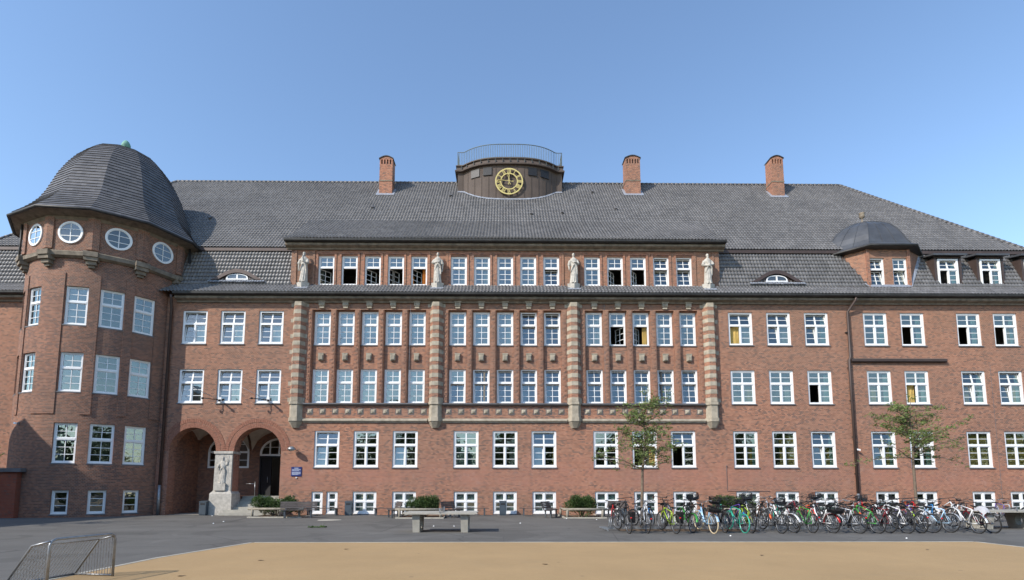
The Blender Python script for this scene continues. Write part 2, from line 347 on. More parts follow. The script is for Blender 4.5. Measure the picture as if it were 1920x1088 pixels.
# ------------------------------------------------------------------ windows
WC = {}
def win_parts(typ, spec, curt):
    """typ: (w, h, kind); kinds: wide (2 lights, 1 column each), narrow (1 light, 2 columns), base, strip, single
    spec: upper, left, right in c/t/s/o; curt: list of (x0,x1,z0,z1,mat) fractions"""
    key = (typ, spec, tuple(curt))
    if key in WC: return WC[key]
    wd, h, kind = typ; B = .1 if wd < 1.3 else .125; T = .11
    if kind in ('base', 'slim'): B = .15
    fr = MB(); y0, y1 = 0., .1
    hw = wd/2
    fr.box(-hw, -hw+B, y0, y1, 0, h); fr.box(hw-B, hw, y0, y1, 0, h)
    fr.box(-hw+B, hw-B, y0, y1, 0, B); fr.box(-hw+B, hw-B, y0, y1, h-B*.8, h)
    fr.box(-hw-.005, hw+.005, -.03, 0, 0, .05)
    sash = MB(); pane = MB()
    zt = h*.605
    if kind == 'base': zt = h*.56
    if kind == 'slim': zt = h*.6
    if kind != 'single3': fr.box(-hw+B, hw-B, -.012, y1, zt-T/2, zt+T/2)
    lights = []
    ztop = h-B*.8
    if kind in ('wide', 'base'):
        mw = .1 if kind == 'wide' else .13
        fr.box(-mw/2, mw/2, -.004, y1, B, zt-T/2)
        if kind == 'base': fr.box(-mw/2, mw/2, -.004, y1, zt+T/2, ztop)
        rl, ru = (3, 2) if kind == 'wide' else (2, 1)
        if kind == 'wide': lights.append((-hw+B, hw-B, zt+T/2, ztop, spec[0], 2, ru, .09))
        else:
            lights += [(-hw+B, -mw/2, zt+T/2, ztop, 'c', 1, 1, .05), (mw/2, hw-B, zt+T/2, ztop, 'c', 1, 1, .05)]
        lights.append((-hw+B, -mw/2, B, zt-T/2, spec[1], 1, rl, .03)); lights.append((mw/2, hw-B, B, zt-T/2, spec[2], 1, rl, .03))
    elif kind == 'narrow':
        lights.append((-hw+B, hw-B, zt+T/2, ztop, spec[0], 2, 2, .035)); lights.append((-hw+B, hw-B, B, zt-T/2, spec[1], 2, 3, .035))
    elif kind == 'slim':
        lights.append((-hw+B, hw-B, zt+T/2, ztop, 'c', 1, 1, .05)); lights.append((-hw+B, hw-B, B, zt-T/2, 'c', 1, 2, .05))
    elif kind == 'single3':
        lights.append((-hw+B, hw-B, B, ztop, 'c', 1, 3, .05))
    for (a, b, c, d, st, nc, nr, mt) in lights:
        if st == 'o': continue
        Wl, Hl = b-a, d-c
        S = MB(); P = MB(); e = .045; m2 = .016
        S.box(0, e, .03, .08, 0, Hl); S.box(Wl-e, Wl, .03, .08, 0, Hl); S.box(e, Wl-e, .03, .08, 0, e); S.box(e, Wl-e, .03, .08, Hl-e, Hl)
        for k in range(1, nc):
            x = Wl*k/nc; S.box(x-mt/2, x+mt/2, .032, .078, e, Hl-e)
        for k in range(1, nr):
            z = Hl*k/nr; S.box(e, Wl-e, .036, .074, z-m2, z+m2)
        P.quad((e, .055, e), (Wl-e, .055, e), (Wl-e, .055, Hl-e), (e, .055, Hl-e))
        P.quad((Wl-e, .062, e), (e, .062, e), (e, .062, Hl-e), (Wl-e, .062, Hl-e))
        if st == 't': X = Matrix.Translation((a, 0, c)) @ Matrix.Rotation(-R(11 if Hl < 1.1 else 7), 4, 'X')
        elif st == 's': X = Matrix.Translation((a, .04, c)) @ Matrix.Rotation(R(52), 4, 'Z')
        elif st == 'r': X = Matrix.Translation((b, .04, c)) @ Matrix.Rotation(R(-60), 4, 'Z') @ Matrix.Translation((-Wl, 0, 0))
        else: X = Matrix.Translation((a, 0, c))
        for src, dst in ((S, sash), (P, pane)):
            dst.mesh([X @ Vector(v) for v in src.v], src.f)
    parts = {'frame': fr.data('window', M['white'])}
    if sash.v: parts['sash'] = sash.data('sash', M['white'])
    if pane.v: parts['pane'] = pane.data('pane', M['glass'])
    s = MB(); s.box(-hw-.03, hw+.03, -.13, .06, -.07, -.002); parts['sill'] = s.data('sill', M['slate'])
    if curt:
        cm = []; mats = []
        for i, (x0, x1, z0, z1, mn) in enumerate(curt):
            c = MB(); N = 24; a, b = -hw+B*.6+(wd-B*1.2)*x0, -hw+B*.6+(wd-B*1.2)*x1
            amp = 0 if mn in ('blind', 'greyblind', 'frost') else .03
            row = [(a+(b-a)*k/N, .24+amp*sin(k*1.9)+amp*.5*sin(k*.7+i)) for k in range(N+1)]
            vs = [(x, y, B+(h-2*B)*z0) for x, y in row]+[(x, y, B+(h-2*B)*z1) for x, y in row]
            c.mesh(vs, [(k, k+1, k+N+2, k+N+1) for k in range(N)], 0, amp > 0)
            cm.append(c.data('blind' if amp == 0 else 'curtain', M[mn]))
        parts['curtains'] = cm
    WC[key] = parts; return parts
def window(parent, x, y, z, typ, spec='ccc', curt=(), rz=0, name='window', sill=True):
    p = win_parts(typ, spec, curt)
    o = place(name, p['frame'], parent, (x, y, z), rz)
    for k in ('sash', 'pane'):
        if k in p: place(k, p[k], o)
    if sill: place('sill', p['sill'], o)
    for c in p.get('curtains', ()): place(c.name.split('.')[0], c, o)
    return o
W_WIDE = (1.62, 2.25, 'wide'); W_TALL = (1.62, 2.38, 'wide'); W_NAR = (1.09, 2.28, 'narrow'); W_NAR3 = (1.09, 2.05, 'narrow')
W_BASE = (1.52, 1.42, 'base'); W_SLIM = (.72, 1.42, 'slim'); W_TOW = (1.17, 2.3, 'narrow'); W_TOWB = (.86, 1.34, 'single3')
W_ORI = (1.03, 2.0, 'narrow'); W_DOR = (1.42, 1.95, 'wide')
WH = ((.5, 1, 0, .6, 'cloth'),); WF = ((0, 1, 0, 1, 'cloth'),); YR = ((.55, 1, 0, .6, 'yellow'),); YL = ((0, .45, 0, .6, 'yellow'),)
YF = ((0, .5, 0, 1, 'yellow'), (.5, 1, 0, 1, 'yellow')); AQ = ((.78, 1, 0, .95, 'aqua'),); AQW = ((.55, .8, 0, .6, 'cloth'), (.8, 1, 0, .95, 'aqua'))
YA = ((.6, .85, 0, .6, 'yellow'), (.85, 1, 0, .95, 'aqua')); BL = ((0, 1, 0, 1, 'frost'),); GB = ((.5, 1, 0, .6, 'greyblind'),); OR = ((.7, 1, 0, .6, 'orange'),)
HB = ((0, 1, .35, 1, 'blind'),); CN = ((.6, 1, 0, 1, 'cloth'),)

# ================================================================== GROUND
def sheet(name, pts, z, mat, label=None):
    mb = MB(); mb.quad(*[(x, y, z) for x, y in pts]); o = mb.build(name, mat); o['kind'] = 'structure'; return o
sheet('ground', [(-160, -120), (160, -120), (160, 140), (-160, 140)], 0, M['asphalt'])
COURT = [(-8.05, -6), (14.7, -6), (14.7, 16.75), (-7.7, 16.75), (-8.25, 13.1)]
sheet('sports_court', COURT, .006, M['court'])
mb = MB()
C2 = [(-8.05, -6), (-8.25, 13.1), (-7.7, 16.75), (14.7, 16.75), (14.7, -6)]
for (ax, ay), (bx, by) in zip(C2, C2[1:]):
    d = Vector((bx-ax, by-ay, 0)).normalized(); n = Vector((-d.y, d.x, 0))
    mb.obox(((ax+bx)/2+n.x*.06, (ay+by)/2+n.y*.06, .005), d*(Vector((bx-ax, by-ay)).length/2), n*.055, (0, 0, .0075))
o = mb.build('kerb_strip', M['kerb']); o['kind'] = 'structure'

# ================================================================== SCHOOL BUILDING
D = 34.5; XL, XR = -37.7, 38.6; YB = 56.6
school = tag(empty('school_building', (0, D, 0)), 'long red brick school building with grey tiled roof, clock turret and white windows', 'school building')
school.location = (0, 0, 0)
LW = [-20.42, -17.92, -15.40]
BAY = [-8.92, .08, 9.17]; OFF = [-3.15, -1.575, 0, 1.575, 3.15]
RW = [15.79, 18.35, 20.9, 24.87, 27.38, 31.18, 33.67, 37.2]
ZR2, ZR1, ZG, ZB = 11.15, 7.24, 3.03, .06
ZR1w = 7.2
brickwall = MB()
# far left, behind the tower
grid_wall(brickwall, XL, -22.2, -.6, 14.35, [], flat(D))
# left wing upper part
holes = [(x-.81, x+.81, z, z+2.25) for x in LW for z in (ZR2, ZR1w)]
grid_wall(brickwall, -22.2, -13.9, 6.4, 14.35, holes, flat(D))
# left wing lower part with the two arches
def arch(cx, r, zs, z0, n=20):
    return [(cx-r, z0), (cx+r, z0)]+[(cx+r*cos(pi*k/n), zs+r*sin(pi*k/n)) for k in range(n+1)]
A1 = arch(-20.05, 1.5, 4.1, -.6); A2 = arch(-15.88, 1.5, 4.1, -.6)
def poly_holes(mb, outer, hs, Y, mi=0):
    loops = [[Vector((x, z, 0)) for x, z in outer]]+[[Vector((x, z, 0)) for x, z in h] for h in hs]
    tri = tessellate_polygon(loops); pts = [p for l in loops for p in l]
    for t in tri:
        a, b, c = [pts[i] for i in t]
        if (b-a).cross(c-a).z < 0: b, c = c, b
        mb.quad((a.x, Y, a.y), (b.x, Y, b.y), (c.x, Y, c.y), mi=mi, uv=[(a.x, a.y), (b.x, b.y), (c.x, c.y)])
out = [(-22.2, -.6)]+[A1[0]]+A1[2:][::-1]+[A1[1]]+[A2[0]]+A2[2:][::-1]+[A2[1]]+[(-13.9, -.6), (-13.9, 6.4), (-22.2, 6.4)]
poly_holes(brickwall, out, [], D)
WT = .75
for A in (A1, A2):    # reveals of the arches
    P = [A[1]]+A[2:]+[A[0]]
    s = 0
    for (ax, az), (bx, bz) in zip(P, P[1:]):
        L = math.hypot(bx-ax, bz-az)
        if L > 1e-5: brickwall.quad((ax, D, az), (bx, D, bz), (bx, D+WT, bz), (ax, D+WT, az), uv=[(0, s), (0, s+L), (WT, s+L), (WT, s)])
        s += L
# centre
gx = [b+o for b in BAY for o in (-2.53, 0, 2.53)]
bxs = [x for x in gx if abs(x-gx[0]) > .1]
holes = [(x-.81, x+.81, ZG, ZG+2.38) for x in gx]+[(x-.76, x+.76, ZB, ZB+1.42) for x in bxs]+[(-12.31, -11.59, ZB, ZB+1.42), (-11.36, -10.64, ZB, ZB+1.42)]
grid_wall(brickwall, -13.9, 14.2, -.6, 7.22, holes, flat(D))
nx = [b+o for b in BAY for o in OFF]
grid_wall(brickwall, -13.9, 14.2, 7.22, 14.35, [(x-.6, x+.6, 7.22, 13.5) for x in nx], flat(D), depth=.2)
for x in nx:
    grid_wall(brickwall, x-.6, x+.6, 7.22, 13.5, [(x-.545, x+.545, 7.24, 7.24+2.28), (x-.545, x+.545, ZR2, ZR2+2.28)], flat(D+.2), depth=.1)
# right wing
holes = [(x-.81, x+.81, z, z+h) for x in RW for z, h in ((ZR2, 2.25), (ZR1w, 2.25), (ZG, 2.38))]+[(x-.76, x+.76, ZB, ZB+1.42) for x in RW]
grid_wall(brickwall, 14.2, XR, -.6, 14.35, holes, flat(D))
for X, s in ((XL, 1), (XR, -1)):
    P = [(X, D, -.6), (X, YB, -.6), (X, YB, 14.35), (X, D, 14.35)]
    brickwall.quad(*(P if s < 0 else P[::-1]))
brickwall.quad((XR, YB, -.6), (XL, YB, -.6), (XL, YB, 14.35), (XR, YB, 14.35))
# projecting brick strips with rosette edges between the narrow windows, and saw-tooth brick bands
for b in BAY:
    for o in (-2.36, -.79, .79, 2.36, -3.93, 3.93):
        x = b+o; hw = .13
        brickwall.box(x-hw, x+hw, D-.035, D+.01, 7.24, 13.5)
        for k in range(20):
            z = 7.45+k*.3
            if z < 13.4: brickwall.box(x-.05, x+.05, D-.065, D-.03, z, z+.14)
# rings of header bricks round the arches
ringm = MB()
for cx in (-20.05, -15.88):
    for r0, r1, pr in ((1.5, 1.8, .012), (1.86, 2.1, .02)):
        N = 44
        for k in range(N):
            a0, a1 = pi*(k+.07)/N, pi*(k+.93)/N
            if cx < -18 and r1 > 2 and cos(a0) < -.97: continue
            P = [(cx+r*cos(a), D-pr, 4.1+r*sin(a)) for r, a in ((r0, a0), (r1, a0), (r1, a1), (r0, a1))]
            Q = [(p[0], D, p[2]) for p in P]
            ringm.mesh(P+Q, [(3, 2, 1, 0), (0, 1, 5, 4), (1, 2, 6, 5), (2, 3, 7, 6), (3, 0, 4, 7)])
brickwall.build('brick_wall', M['brick'], school)
ringm.build('arch_ring', plain('header_bricks', (.27, .12, .078), .85, 0, .45, 14), school)

# --- porch behind the arches
po = MB(); PX0, PX1, PY = -21.62, -14.3, 38.0; BX = MB()
wn_arch = [(-20.95, 3.12), (-18.05, 3.12)]+[(-19.5+1.45*cos(pi*k/16), 4.25+1.15*sin(pi*k/16)) for k in range(17)]
dr_arch = [(-17.3, 1.18), (-14.6, 1.18)]+[(-15.95+1.35*cos(pi*k/16), 4.15+1.1*sin(pi*k/16)) for k in range(17)]
poly_holes(po, [(PX0, -.1), (PX1, -.1), (PX1, 6.1), (PX0, 6.1)], [wn_arch, dr_arch], PY)
po.quad((PX0, D+WT, -.1), (PX0, PY, -.1), (PX0, PY, 6.1), (PX0, D+WT, 6.1))
po.quad((PX1, PY, -.1), (PX1, D+WT, -.1), (PX1, D+WT, 6.1), (PX1, PY, 6.1))
po.quad((PX1, D+WT, -.1), (PX0, D+WT, -.1), (PX0, D+WT, 1.0), (PX1, D+WT, 1.0)) if False else None
po.box(-18.5, -17.45, D+.5, PY, -.1, 1.19)      # cheek wall beside the stair
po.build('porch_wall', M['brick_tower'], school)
vl = MB()
for cx in (-20.05, -15.88):   # two groin vaults
    N = 12; r = 1.85
    for i in range(N):
        for j in range(N):
            def hz(u, v): 
                a = math.sqrt(max(0, 1-u*u)); b = math.sqrt(max(0, 1-v*v)); return 4.0+1.75*max(a, b)
            P = []
            for (p, q) in ((i, j), (i, j+1), (i+1, j+1), (i+1, j)):
                u, v = -1+2*p/N, -1+2*q/N; P.append((cx+u*2.0, D+WT+(PY-D-WT)*(q/N), hz(u*.98, v*.98)))
            vl.quad(*P, smooth=True)
vl.build('porch_vault', M['plaster'], school)
dw = MB()   # arched window and fanlight frames
def arch_frame(mb, gl, cx, rw, rh, zs, z0, Y, cols, bars):
    N = 24; t = .13
    P = [(cx+rw*cos(pi*k/N), zs+rh*sin(pi*k/N)) for k in range(N+1)]; Q = [(cx+(rw-t)*cos(pi*k/N), zs+(rh-t)*sin(pi*k/N)) for k in range(N+1)]
    for k in range(N):
        mb.quad((P[k][0], Y, P[k][1]), (P[k+1][0], Y, P[k+1][1]), (Q[k+1][0], Y, Q[k+1][1]), (Q[k][0], Y, Q[k][1]))
        mb.quad((Q[k][0], Y, Q[k][1]), (Q[k+1][0], Y, Q[k+1][1]), (Q[k+1][0], Y+.1, Q[k+1][1]), (Q[k][0], Y+.1, Q[k][1]))
    mb.box(cx-rw, cx-rw+t, Y, Y+.1, z0, zs); mb.box(cx+rw-t, cx+rw, Y, Y+.1, z0, zs); mb.box(cx-rw+t, cx+rw-t, Y, Y+.1, z0, z0+t)
    for x in cols:
        top = zs+rh*math.sqrt(max(0, 1-((x-cx)/rw)**2))-.04
        mb.box(x-.045, x+.045, Y+.01, Y+.09, z0+.05, top)
    for z, th in bars:
        w2 = rw if z < zs else rw*math.sqrt(max(0, 1-((z-zs)/rh)**2))
        mb.box(cx-w2+.05, cx+w2-.05, Y+.004, Y+.085, z-th, z+th)
    gl.mesh([(cx-rw+.03, Y+.05, z0), (cx+rw-.03, Y+.05, z0)]+[(q[0], Y+.05, q[1]) for q in P], [tuple(range(N+3))])
gl = MB(); arch_frame(dw, gl, -19.5, 1.45, 1.15, 4.25, 3.12, PY-.03, (-20.2, -19.5, -18.8), ((4.25, .07), (3.68, .02), (4.8, .02)))
o = dw.build('porch_window', M['white'], school); gl.build('pane', M['glass'], o)
dw = MB(); gl = MB(); arch_frame(dw, gl, -15.95, 1.35, 1.1, 4.15, 3.98, PY-.03, (-16.6, -15.95, -15.3), ((4.6, .02),))
o = dw.build('fanlight', M['white'], school); gl.build('pane', M['glass'], o)
dd = MB(); dd.box(-17.3, -17.2, PY-.02, PY+.1, 1.19, 3.98); dd.box(-17.2, -14.6, PY, PY+.1, 3.88, 3.98)
o = dd.build('door', M['black'], school)
lf = MB(); lf.obox((-16.75, PY-.1, 2.52), (.42, -.16, 0), (.01, .02, 0), (0, 0, 1.32)); lf.build('door_leaf', M['black'], o)
hd = MB(); hd.tube([(-16.6, PY-.22, 2.1), (-16.6, PY-.22, 2.5)], .02, 6); hd.build('handle', M['galv'], o)
hl = MB(); hl.box(-17.3, -14.3, PY+.1, PY+4, 1.0, 1.18); hl.quad((-17.3, PY+4, 1.18), (-14.3, PY+4, 1.18), (-14.3, PY+4, 5.6), (-17.3, PY+4, 5.6)); hl.quad((-14.31, PY+4, 1.18), (-14.31, PY+.1, 1.18), (-14.31, PY+.1, 5.6), (-14.31, PY+4, 5.6))
hl.quad((-14.35, PY+3.8, 1.6), (-14.35, PY+.8, 1.9), (-14.35, PY+.8, 3.0), (-14.35, PY+3.8, 2.4))
hl.build('entrance_hall', M['plaster'], school)
lm = MB(); lm.lathe([(.02, .5), (.03, .22), (.1, .16), (.17, 0), (.14, -.02)], (-16.1, PY+.9, 4.2), 14); lm.build('hall_lamp', plain('amber_glass', (.75, .5, .2), .4), school)
st = MB()   # steps
zt = 1.18; n = 7
for k in range(n):
    y0 = D-.75+k*.36; x0 = -18.2 if y0 < D+WT else -17.45
    zc = zt*(k+1)/n
    st.box(-17.35-.42+k*.06 if k < 3 else -17.38, -14.4 if k > 2 else -14.4, y0, y0+.36 if k < n-1 else PY, -.1, zc)
st.build('entrance_steps', M['concrete'], school)
ck = MB()
for k in range(4): ck.box(-14.38, -13.95, D-.95+k*.3, D-.65+k*.3 if k < 3 else D-.002, -.1, .28+k*.25)
ck.build('stair_cheek', M['concrete'], school)
rl = MB(); rl.tube([(-17.0, D+2.3, 1.18), (-17.0, D+2.3, 2.15)], .025, 6); rl.tube([(-17.0, D+2.3, 2.0), (-17.6, D+2.3, 2.0)], .02, 6); rl.build('handrail', M['galv'], school)
pf = MB(); pf.quad((PX0, D, .02), (-18.5, D, .02), (-18.5, PY, .02), (PX0, PY, .02)); pf.build('porch_floor', M['concrete'], school)
# carved entrance pillar
pp = MB()
sec = [(-.1, .72, -.32), (1.35, .70, -.3), (1.52, .56, -.18), (1.6, .55, -.16), (3.9, .545, -.13)]
for (z0, h0, f0), (z1, h1, f1) in zip(sec, sec[1:]):
    cx = -17.955; a = [(cx-h0, D+f0, z0), (cx+h0, D+f0, z0), (cx+h0, D+.8, z0), (cx-h0, D+.8, z0)]; b = [(cx-h1, D+f1, z1), (cx+h1, D+f1, z1), (cx+h1, D+.8, z1), (cx-h1, D+.8, z1)]
    for i in range(4): pp.quad(a[i], a[(i+1) % 4], b[(i+1) % 4], b[i])
pp.box(-18.56, -17.35, D-.2, D+.82, 3.9, 4.06)
pillar = pp.build('entrance_pillar', M['stone_pale'], school)

# ------------------------------------------------------------------ sculpted figures (one remeshed surface each)
def figure(pose, H=2.15, flatten=1., seed=0):
    rnd = random.Random(seed); b = MB(); N = 40; s = H/2.15
    prof = [(0, .27, .22), (.1, .3, .25), (.5, .27, .23), (.95, .25, .21), (1.2, .23, .19), (1.45, .26, .19), (1.62, .285, .19), (1.74, .24, .16), (1.8, .12, .1), (1.86, .07, .075)]
    vs = []; sh = {1: .05, 2: -.03, 3: .04, 4: 0, 5: .06}[pose]
    for i, (z, rx, ry) in enumerate(prof):
        for k in range(N):
            a = 2*pi*k/N; fold = 1+(.09*max(0, 1-z/1.25)+.025)*sin(a*11+z*2.5*(-1)**pose+pose) if z < 1.7 else 1
            cx = sh*sin(z/1.8*pi)
            vs.append(((cx+rx*fold*sin(a))*s, -ry*fold*cos(a)*s, z*s))
    fs = [(i*N+k, i*N+(k+1) % N, (i+1)*N+(k+1) % N, (i+1)*N+k) for i in range(len(prof)-1) for k in range(N)]
    fs += [tuple(range(N))[::-1], tuple(range((len(prof)-1)*N, len(prof)*N))]
    b.mesh(vs, fs)
    def ball(c, r, n=14):
        r = r if isinstance(r, tuple) else (r, r, r); vv = []; ff = []
        for i in range(n//2+1):
            t = pi*i/(n//2)
            for k in range(n): vv.append(((c[0]+r[0]*sin(t)*cos(2*pi*k/n))*s, (c[1]+r[1]*sin(t)*sin(2*pi*k/n))*s, (c[2]+r[2]*cos(t))*s))
        for i in range(n//2):
            for k in range(n): ff.append((i*n+k, (i+1)*n+k, (i+1)*n+(k+1) % n, i*n+(k+1) % n))
        b.mesh(vv, ff)
    def limb(pts, rs): b.tube([(x*s, y*s, z*s) for x, y, z in pts], [r*s for r in rs], 10)
    limb([(0, 0, 1.75), (0, -.02, 1.9)], [.08, .07])
    ball((0, -.03, 2.0), (.095, .115, .14)); ball((0, -.14, 1.98), (.02, .03, .035)); ball((0, -.11, 1.93), (.045, .04, .03)); ball((0, -.12, 2.03), (.07, .025, .018))
    ball((0, .02, 2.04), (.105, .11, .12)); ball((-.1, -.01, 1.99), (.02, .03, .035)); ball((.1, -.01, 1.99), (.02, .03, .035))
    if pose in (1, 4, 5): ball((0, -.1, 1.87), (.07, .06, .07))
    for sx in (-1, 1): ball((sx*.12, -.24, .03), (.07, .16, .05))
    sh_l, sh_r = (-.27, 0, 1.62), (.27, 0, 1.62)
    def hand(p, d):
        d = Vector(d).normalized(); p = Vector(p); q = d.orthogonal().normalized()
        ball(tuple(p), (.05, .045, .05), 8)
        for k in range(4): a = p+q*(.045-.03*k); limb([tuple(a), tuple(a+d*(.1-.012*abs(k-1.5))), tuple(a+d*.13+Vector((0, -.02, -.02)))], [.018, .016, .012])
        limb([tuple(p+q*.04), tuple(p+q*.08+d*.05)], [.018, .014])
    arms = {1: (([sh_l, (-.38, -.02, 1.28), (-.36, -.06, .92)], (0, 0, -1)), ([sh_r, (.34, -.12, 1.32), (.02, -.27, 1.42), (-.05, -.18, 1.74)], (0, 0, 1))),
            2: (([sh_l, (-.38, -.08, 1.36), (.05, -.27, 1.42)], (1, 0, 0)), ([sh_r, (.38, -.02, 1.28), (.36, -.06, .92)], (0, 0, -1))),
            3: (([sh_l, (-.36, .0, 1.28), (-.34, -.08, .98)], (0, 0, -1)), ([sh_r, (.36, -.1, 1.32), (.12, -.27, 1.45)], (-1, 0, 0))),
            4: (([sh_l, (-.4, -.08, 1.3), (-.04, -.27, 1.22)], (1, 0, 0)), ([sh_r, (.4, -.08, 1.34), (.04, -.27, 1.3)], (-1, 0, 0))),
            5: (([sh_l, (-.4, -.1, 1.35), (-.42, -.2, 1.2)], (-1, 0, -.3)), ([sh_r, (.42, -.05, 1.5), (.44, -.12, 1.85)], (0, 0, 1)))}[pose]
    for pts, d in arms:
        n = len(pts); limb(pts, [.085-.035*i/(n-1) for i in range(n)]); hand(pts[-1], d)
        # sleeve of the robe
        limb([pts[0], pts[1]], [.105, .12])
    limb([(-.26, -.1, 1.6), (0, -.23, 1.4), (.24, -.2, 1.1), (.27, -.12, .6)], [.04, .05, .05, .04])
    limb([(.25, -.08, 1.62), (-.05, -.24, 1.2), (-.24, -.15, .8)], [.035, .045, .035])
    if pose == 5: limb([(.47, -.1, .4), (.44, -.12, 1.9), (.46, -.1, 2.25)], [.02, .025, .03])
    b.v = [(x*.86, y*flatten, z) for x, y, z in b.v]
    return b
def fig_obj(name, b, mat, vox, parent=None, loc=None):
    o = b.build(name, mat, parent, loc)
    r = o.modifiers.new('remesh', 'REMESH'); r.mode = 'VOXEL'; r.voxel_size = vox; r.use_smooth_shade = True
    sm = o.modifiers.new('smooth', 'SMOOTH'); sm.factor = .5; sm.iterations = 1
    return o
fo = fig_obj('carved_relief', figure(5, 1.75, .55), M['stone_pale'], .022, pillar, (-17.98, D-.14, 1.98))
rb = MB(); rb.box(-18.4, -17.7, D-.3, D-.1, 1.55, 2.0); rb.build('carved_plinth', M['stone_pale'], pillar)

# ------------------------------------------------------------------ stone dressings
PIL = [-13.52, -4.47, 4.63, 13.68]
for px in PIL:
    hw, pr, cz = .42, .36, .2
    def half(mb, z0, z1, e=0, mi=0):
        P = [(px-hw-e, D), (px-cz-e*.5, D-pr-e), (px+cz+e*.5, D-pr-e), (px+hw+e, D)]
        for (a, b), (c, d) in zip(P, P[1:]): mb.quad((a, b, z0), (c, d, z0), (c, d, z1), (a, b, z1), mi=mi)
        mb.quad(*[(a, b, z1) for a, b in P], mi=mi); mb.quad(*[(a, b, z0) for a, b in P][::-1], mi=mi)
    pm = MB(); z = 7.3; k = 0
    while z < 13.9:
        hgt = .275 if k % 2 == 0 else .255
        half(pm, z, z+hgt, .012 if k % 2 == 0 else 0, 0 if k % 2 == 0 else 1)
        if k % 2 == 0:   # quoin stones toothed into the wall on each side
            for s in (-1, 1):
                if k % 4 == 0: a, b = sorted((px+s*hw, px+s*(hw+.16))); pm.box(a, b, D-.01, D+.01, z+.01, z+hgt-.01, 0)
        z += hgt; k += 1
    pm.build('banded_pilaster', [M['stone'], M['brick']], school)
    cm = MB(); half(cm, 5.95, 7.1, .0); half(cm, 7.1, 7.28, .07); half(cm, 6.0, 6.25, .06)
    P0 = [(px-hw-.02, D), (px-cz-.01, D-pr-.02), (px+cz+.01, D-pr-.02), (px+hw+.02, D)]; P1 = [(px-hw*.5, D), (px-cz*.5, D-pr*.4), (px+cz*.5, D-pr*.4), (px+hw*.5, D)]
    for i in range(3): cm.quad((*P1[i], 5.58), (*P1[i+1], 5.58), (*P0[i+1], 5.95), (*P0[i], 5.95))
    cm.quad(*[(a, b, 5.58) for a, b in P1][::-1])
    cm.build('corbel', M['stone'], school)
for i, b in enumerate(BAY):
    x0, x1 = PIL[i]+.5, PIL[i+1]-.5
    lg = MB(); lg.xprism([(D, 7.04), (D-.1, 7.04), (D-.22, 7.12), (D-.22, 7.2), (D, 7.235)], x0, x1); lg.build('sill_ledge', M['slate'], school)
    lg = MB(); lg.xprism([(D, 5.93), (D-.07, 5.93), (D-.09, 6.0), (D-.17, 6.03), (D-.17, 6.12), (D-.05, 6.19), (D, 6.2)], x0, x1); lg.build('stone_string_course', M['stone'], school)
    for k in range(10):
        x = b-3.69+k*.82; s = MB()
        s.box(x-.2, x+.2, D-.012, D+.01, 6.46, 6.5, 1); s.box(x-.2, x+.2, D-.012, D+.01, 6.82, 6.86, 1); s.box(x-.2, x-.17, D-.012, D+.01, 6.5, 6.82, 1); s.box(x+.17, x+.2, D-.012, D+.01, 6.5, 6.82, 1)
        a, e = [(x-.15, 6.52), (x+.15, 6.52), (x+.15, 6.8), (x-.15, 6.8)], .08
        I = [(x-e, 6.66-e), (x+e, 6.66-e), (x+e, 6.66+e), (x-e, 6.66+e)]
        for j in range(4):
            p, q = a[j], a[(j+1) % 4]; r_, t_ = I[(j+1) % 4], I[j]
            s.quad((p[0], D-.02, p[1]), (q[0], D-.02, q[1]), (r_[0], D-.07, r_[1]), (t_[0], D-.07, t_[1]))
            s.quad((p[0], D, p[1]), (q[0], D, q[1]), (q[0], D-.02, q[1]), (p[0], D-.02, p[1]))
        s.quad(*[(p[0], D-.07, p[1]) for p in I]); s.lathe([(.0, -.0), (.05, .02), (.0, .07)], (x, D-.08, 6.62), 8)
        s.build('carved_stone_boss', [M['stone'], M['slate']], school)
    for o_ in OFF:
        x = b+o_
        s = MB(); s.box(x-.24, x+.24, D-.2, D, 13.98, 14.1); s.box(x-.19, x+.19, D-.15, D, 13.72, 13.98); s.box(x-.15, x+.15, D-.1, D, 13.58, 13.72)
        for k in range(3): s.box(x-.15+k*.11, x-.09+k*.11, D-.175, D-.15, 13.74, 13.96)
        s.build('keystone', M['stone'], school)
        s = MB(); s.box(x-.17, x+.17, D+.06, D+.2, 10.08, 10.52); s.box(x-.13, x+.13, D+.02, D+.06, 10.12, 10.44)
        for k in range(3): s.box(x-.1+k*.075, x-.05+k*.075, D, D+.02, 10.14, 10.42)
        s.box(x-.19, x+.19, D+.04, D+.2, 10.52, 10.57); s.build('spandrel_stone', M['stone'], school)
# panels: small header over narrow windows
# cornices and gutters
def cornice(x0, x1, Yw, zb, name='cornice'):
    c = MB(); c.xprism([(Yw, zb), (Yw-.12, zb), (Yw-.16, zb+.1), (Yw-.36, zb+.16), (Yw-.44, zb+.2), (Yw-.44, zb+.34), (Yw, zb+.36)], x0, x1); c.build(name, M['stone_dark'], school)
    g = MB(); pr = [(Yw-.4, zb+.36), (Yw-.62, zb+.37), (Yw-.7, zb+.42), (Yw-.72, zb+.54), (Yw-.68, zb+.54), (Yw-.6, zb+.46), (Yw-.4, zb+.44)]
    g.xprism(pr, x0, x1); g.build('gutter', M['gutter'], school)
cornice(-21.6, XR+.3, D, 13.93); cornice(XL-.3, -30.2, D, 13.93)
cornice(-14.75, 15.05, 35.0, 17.83)
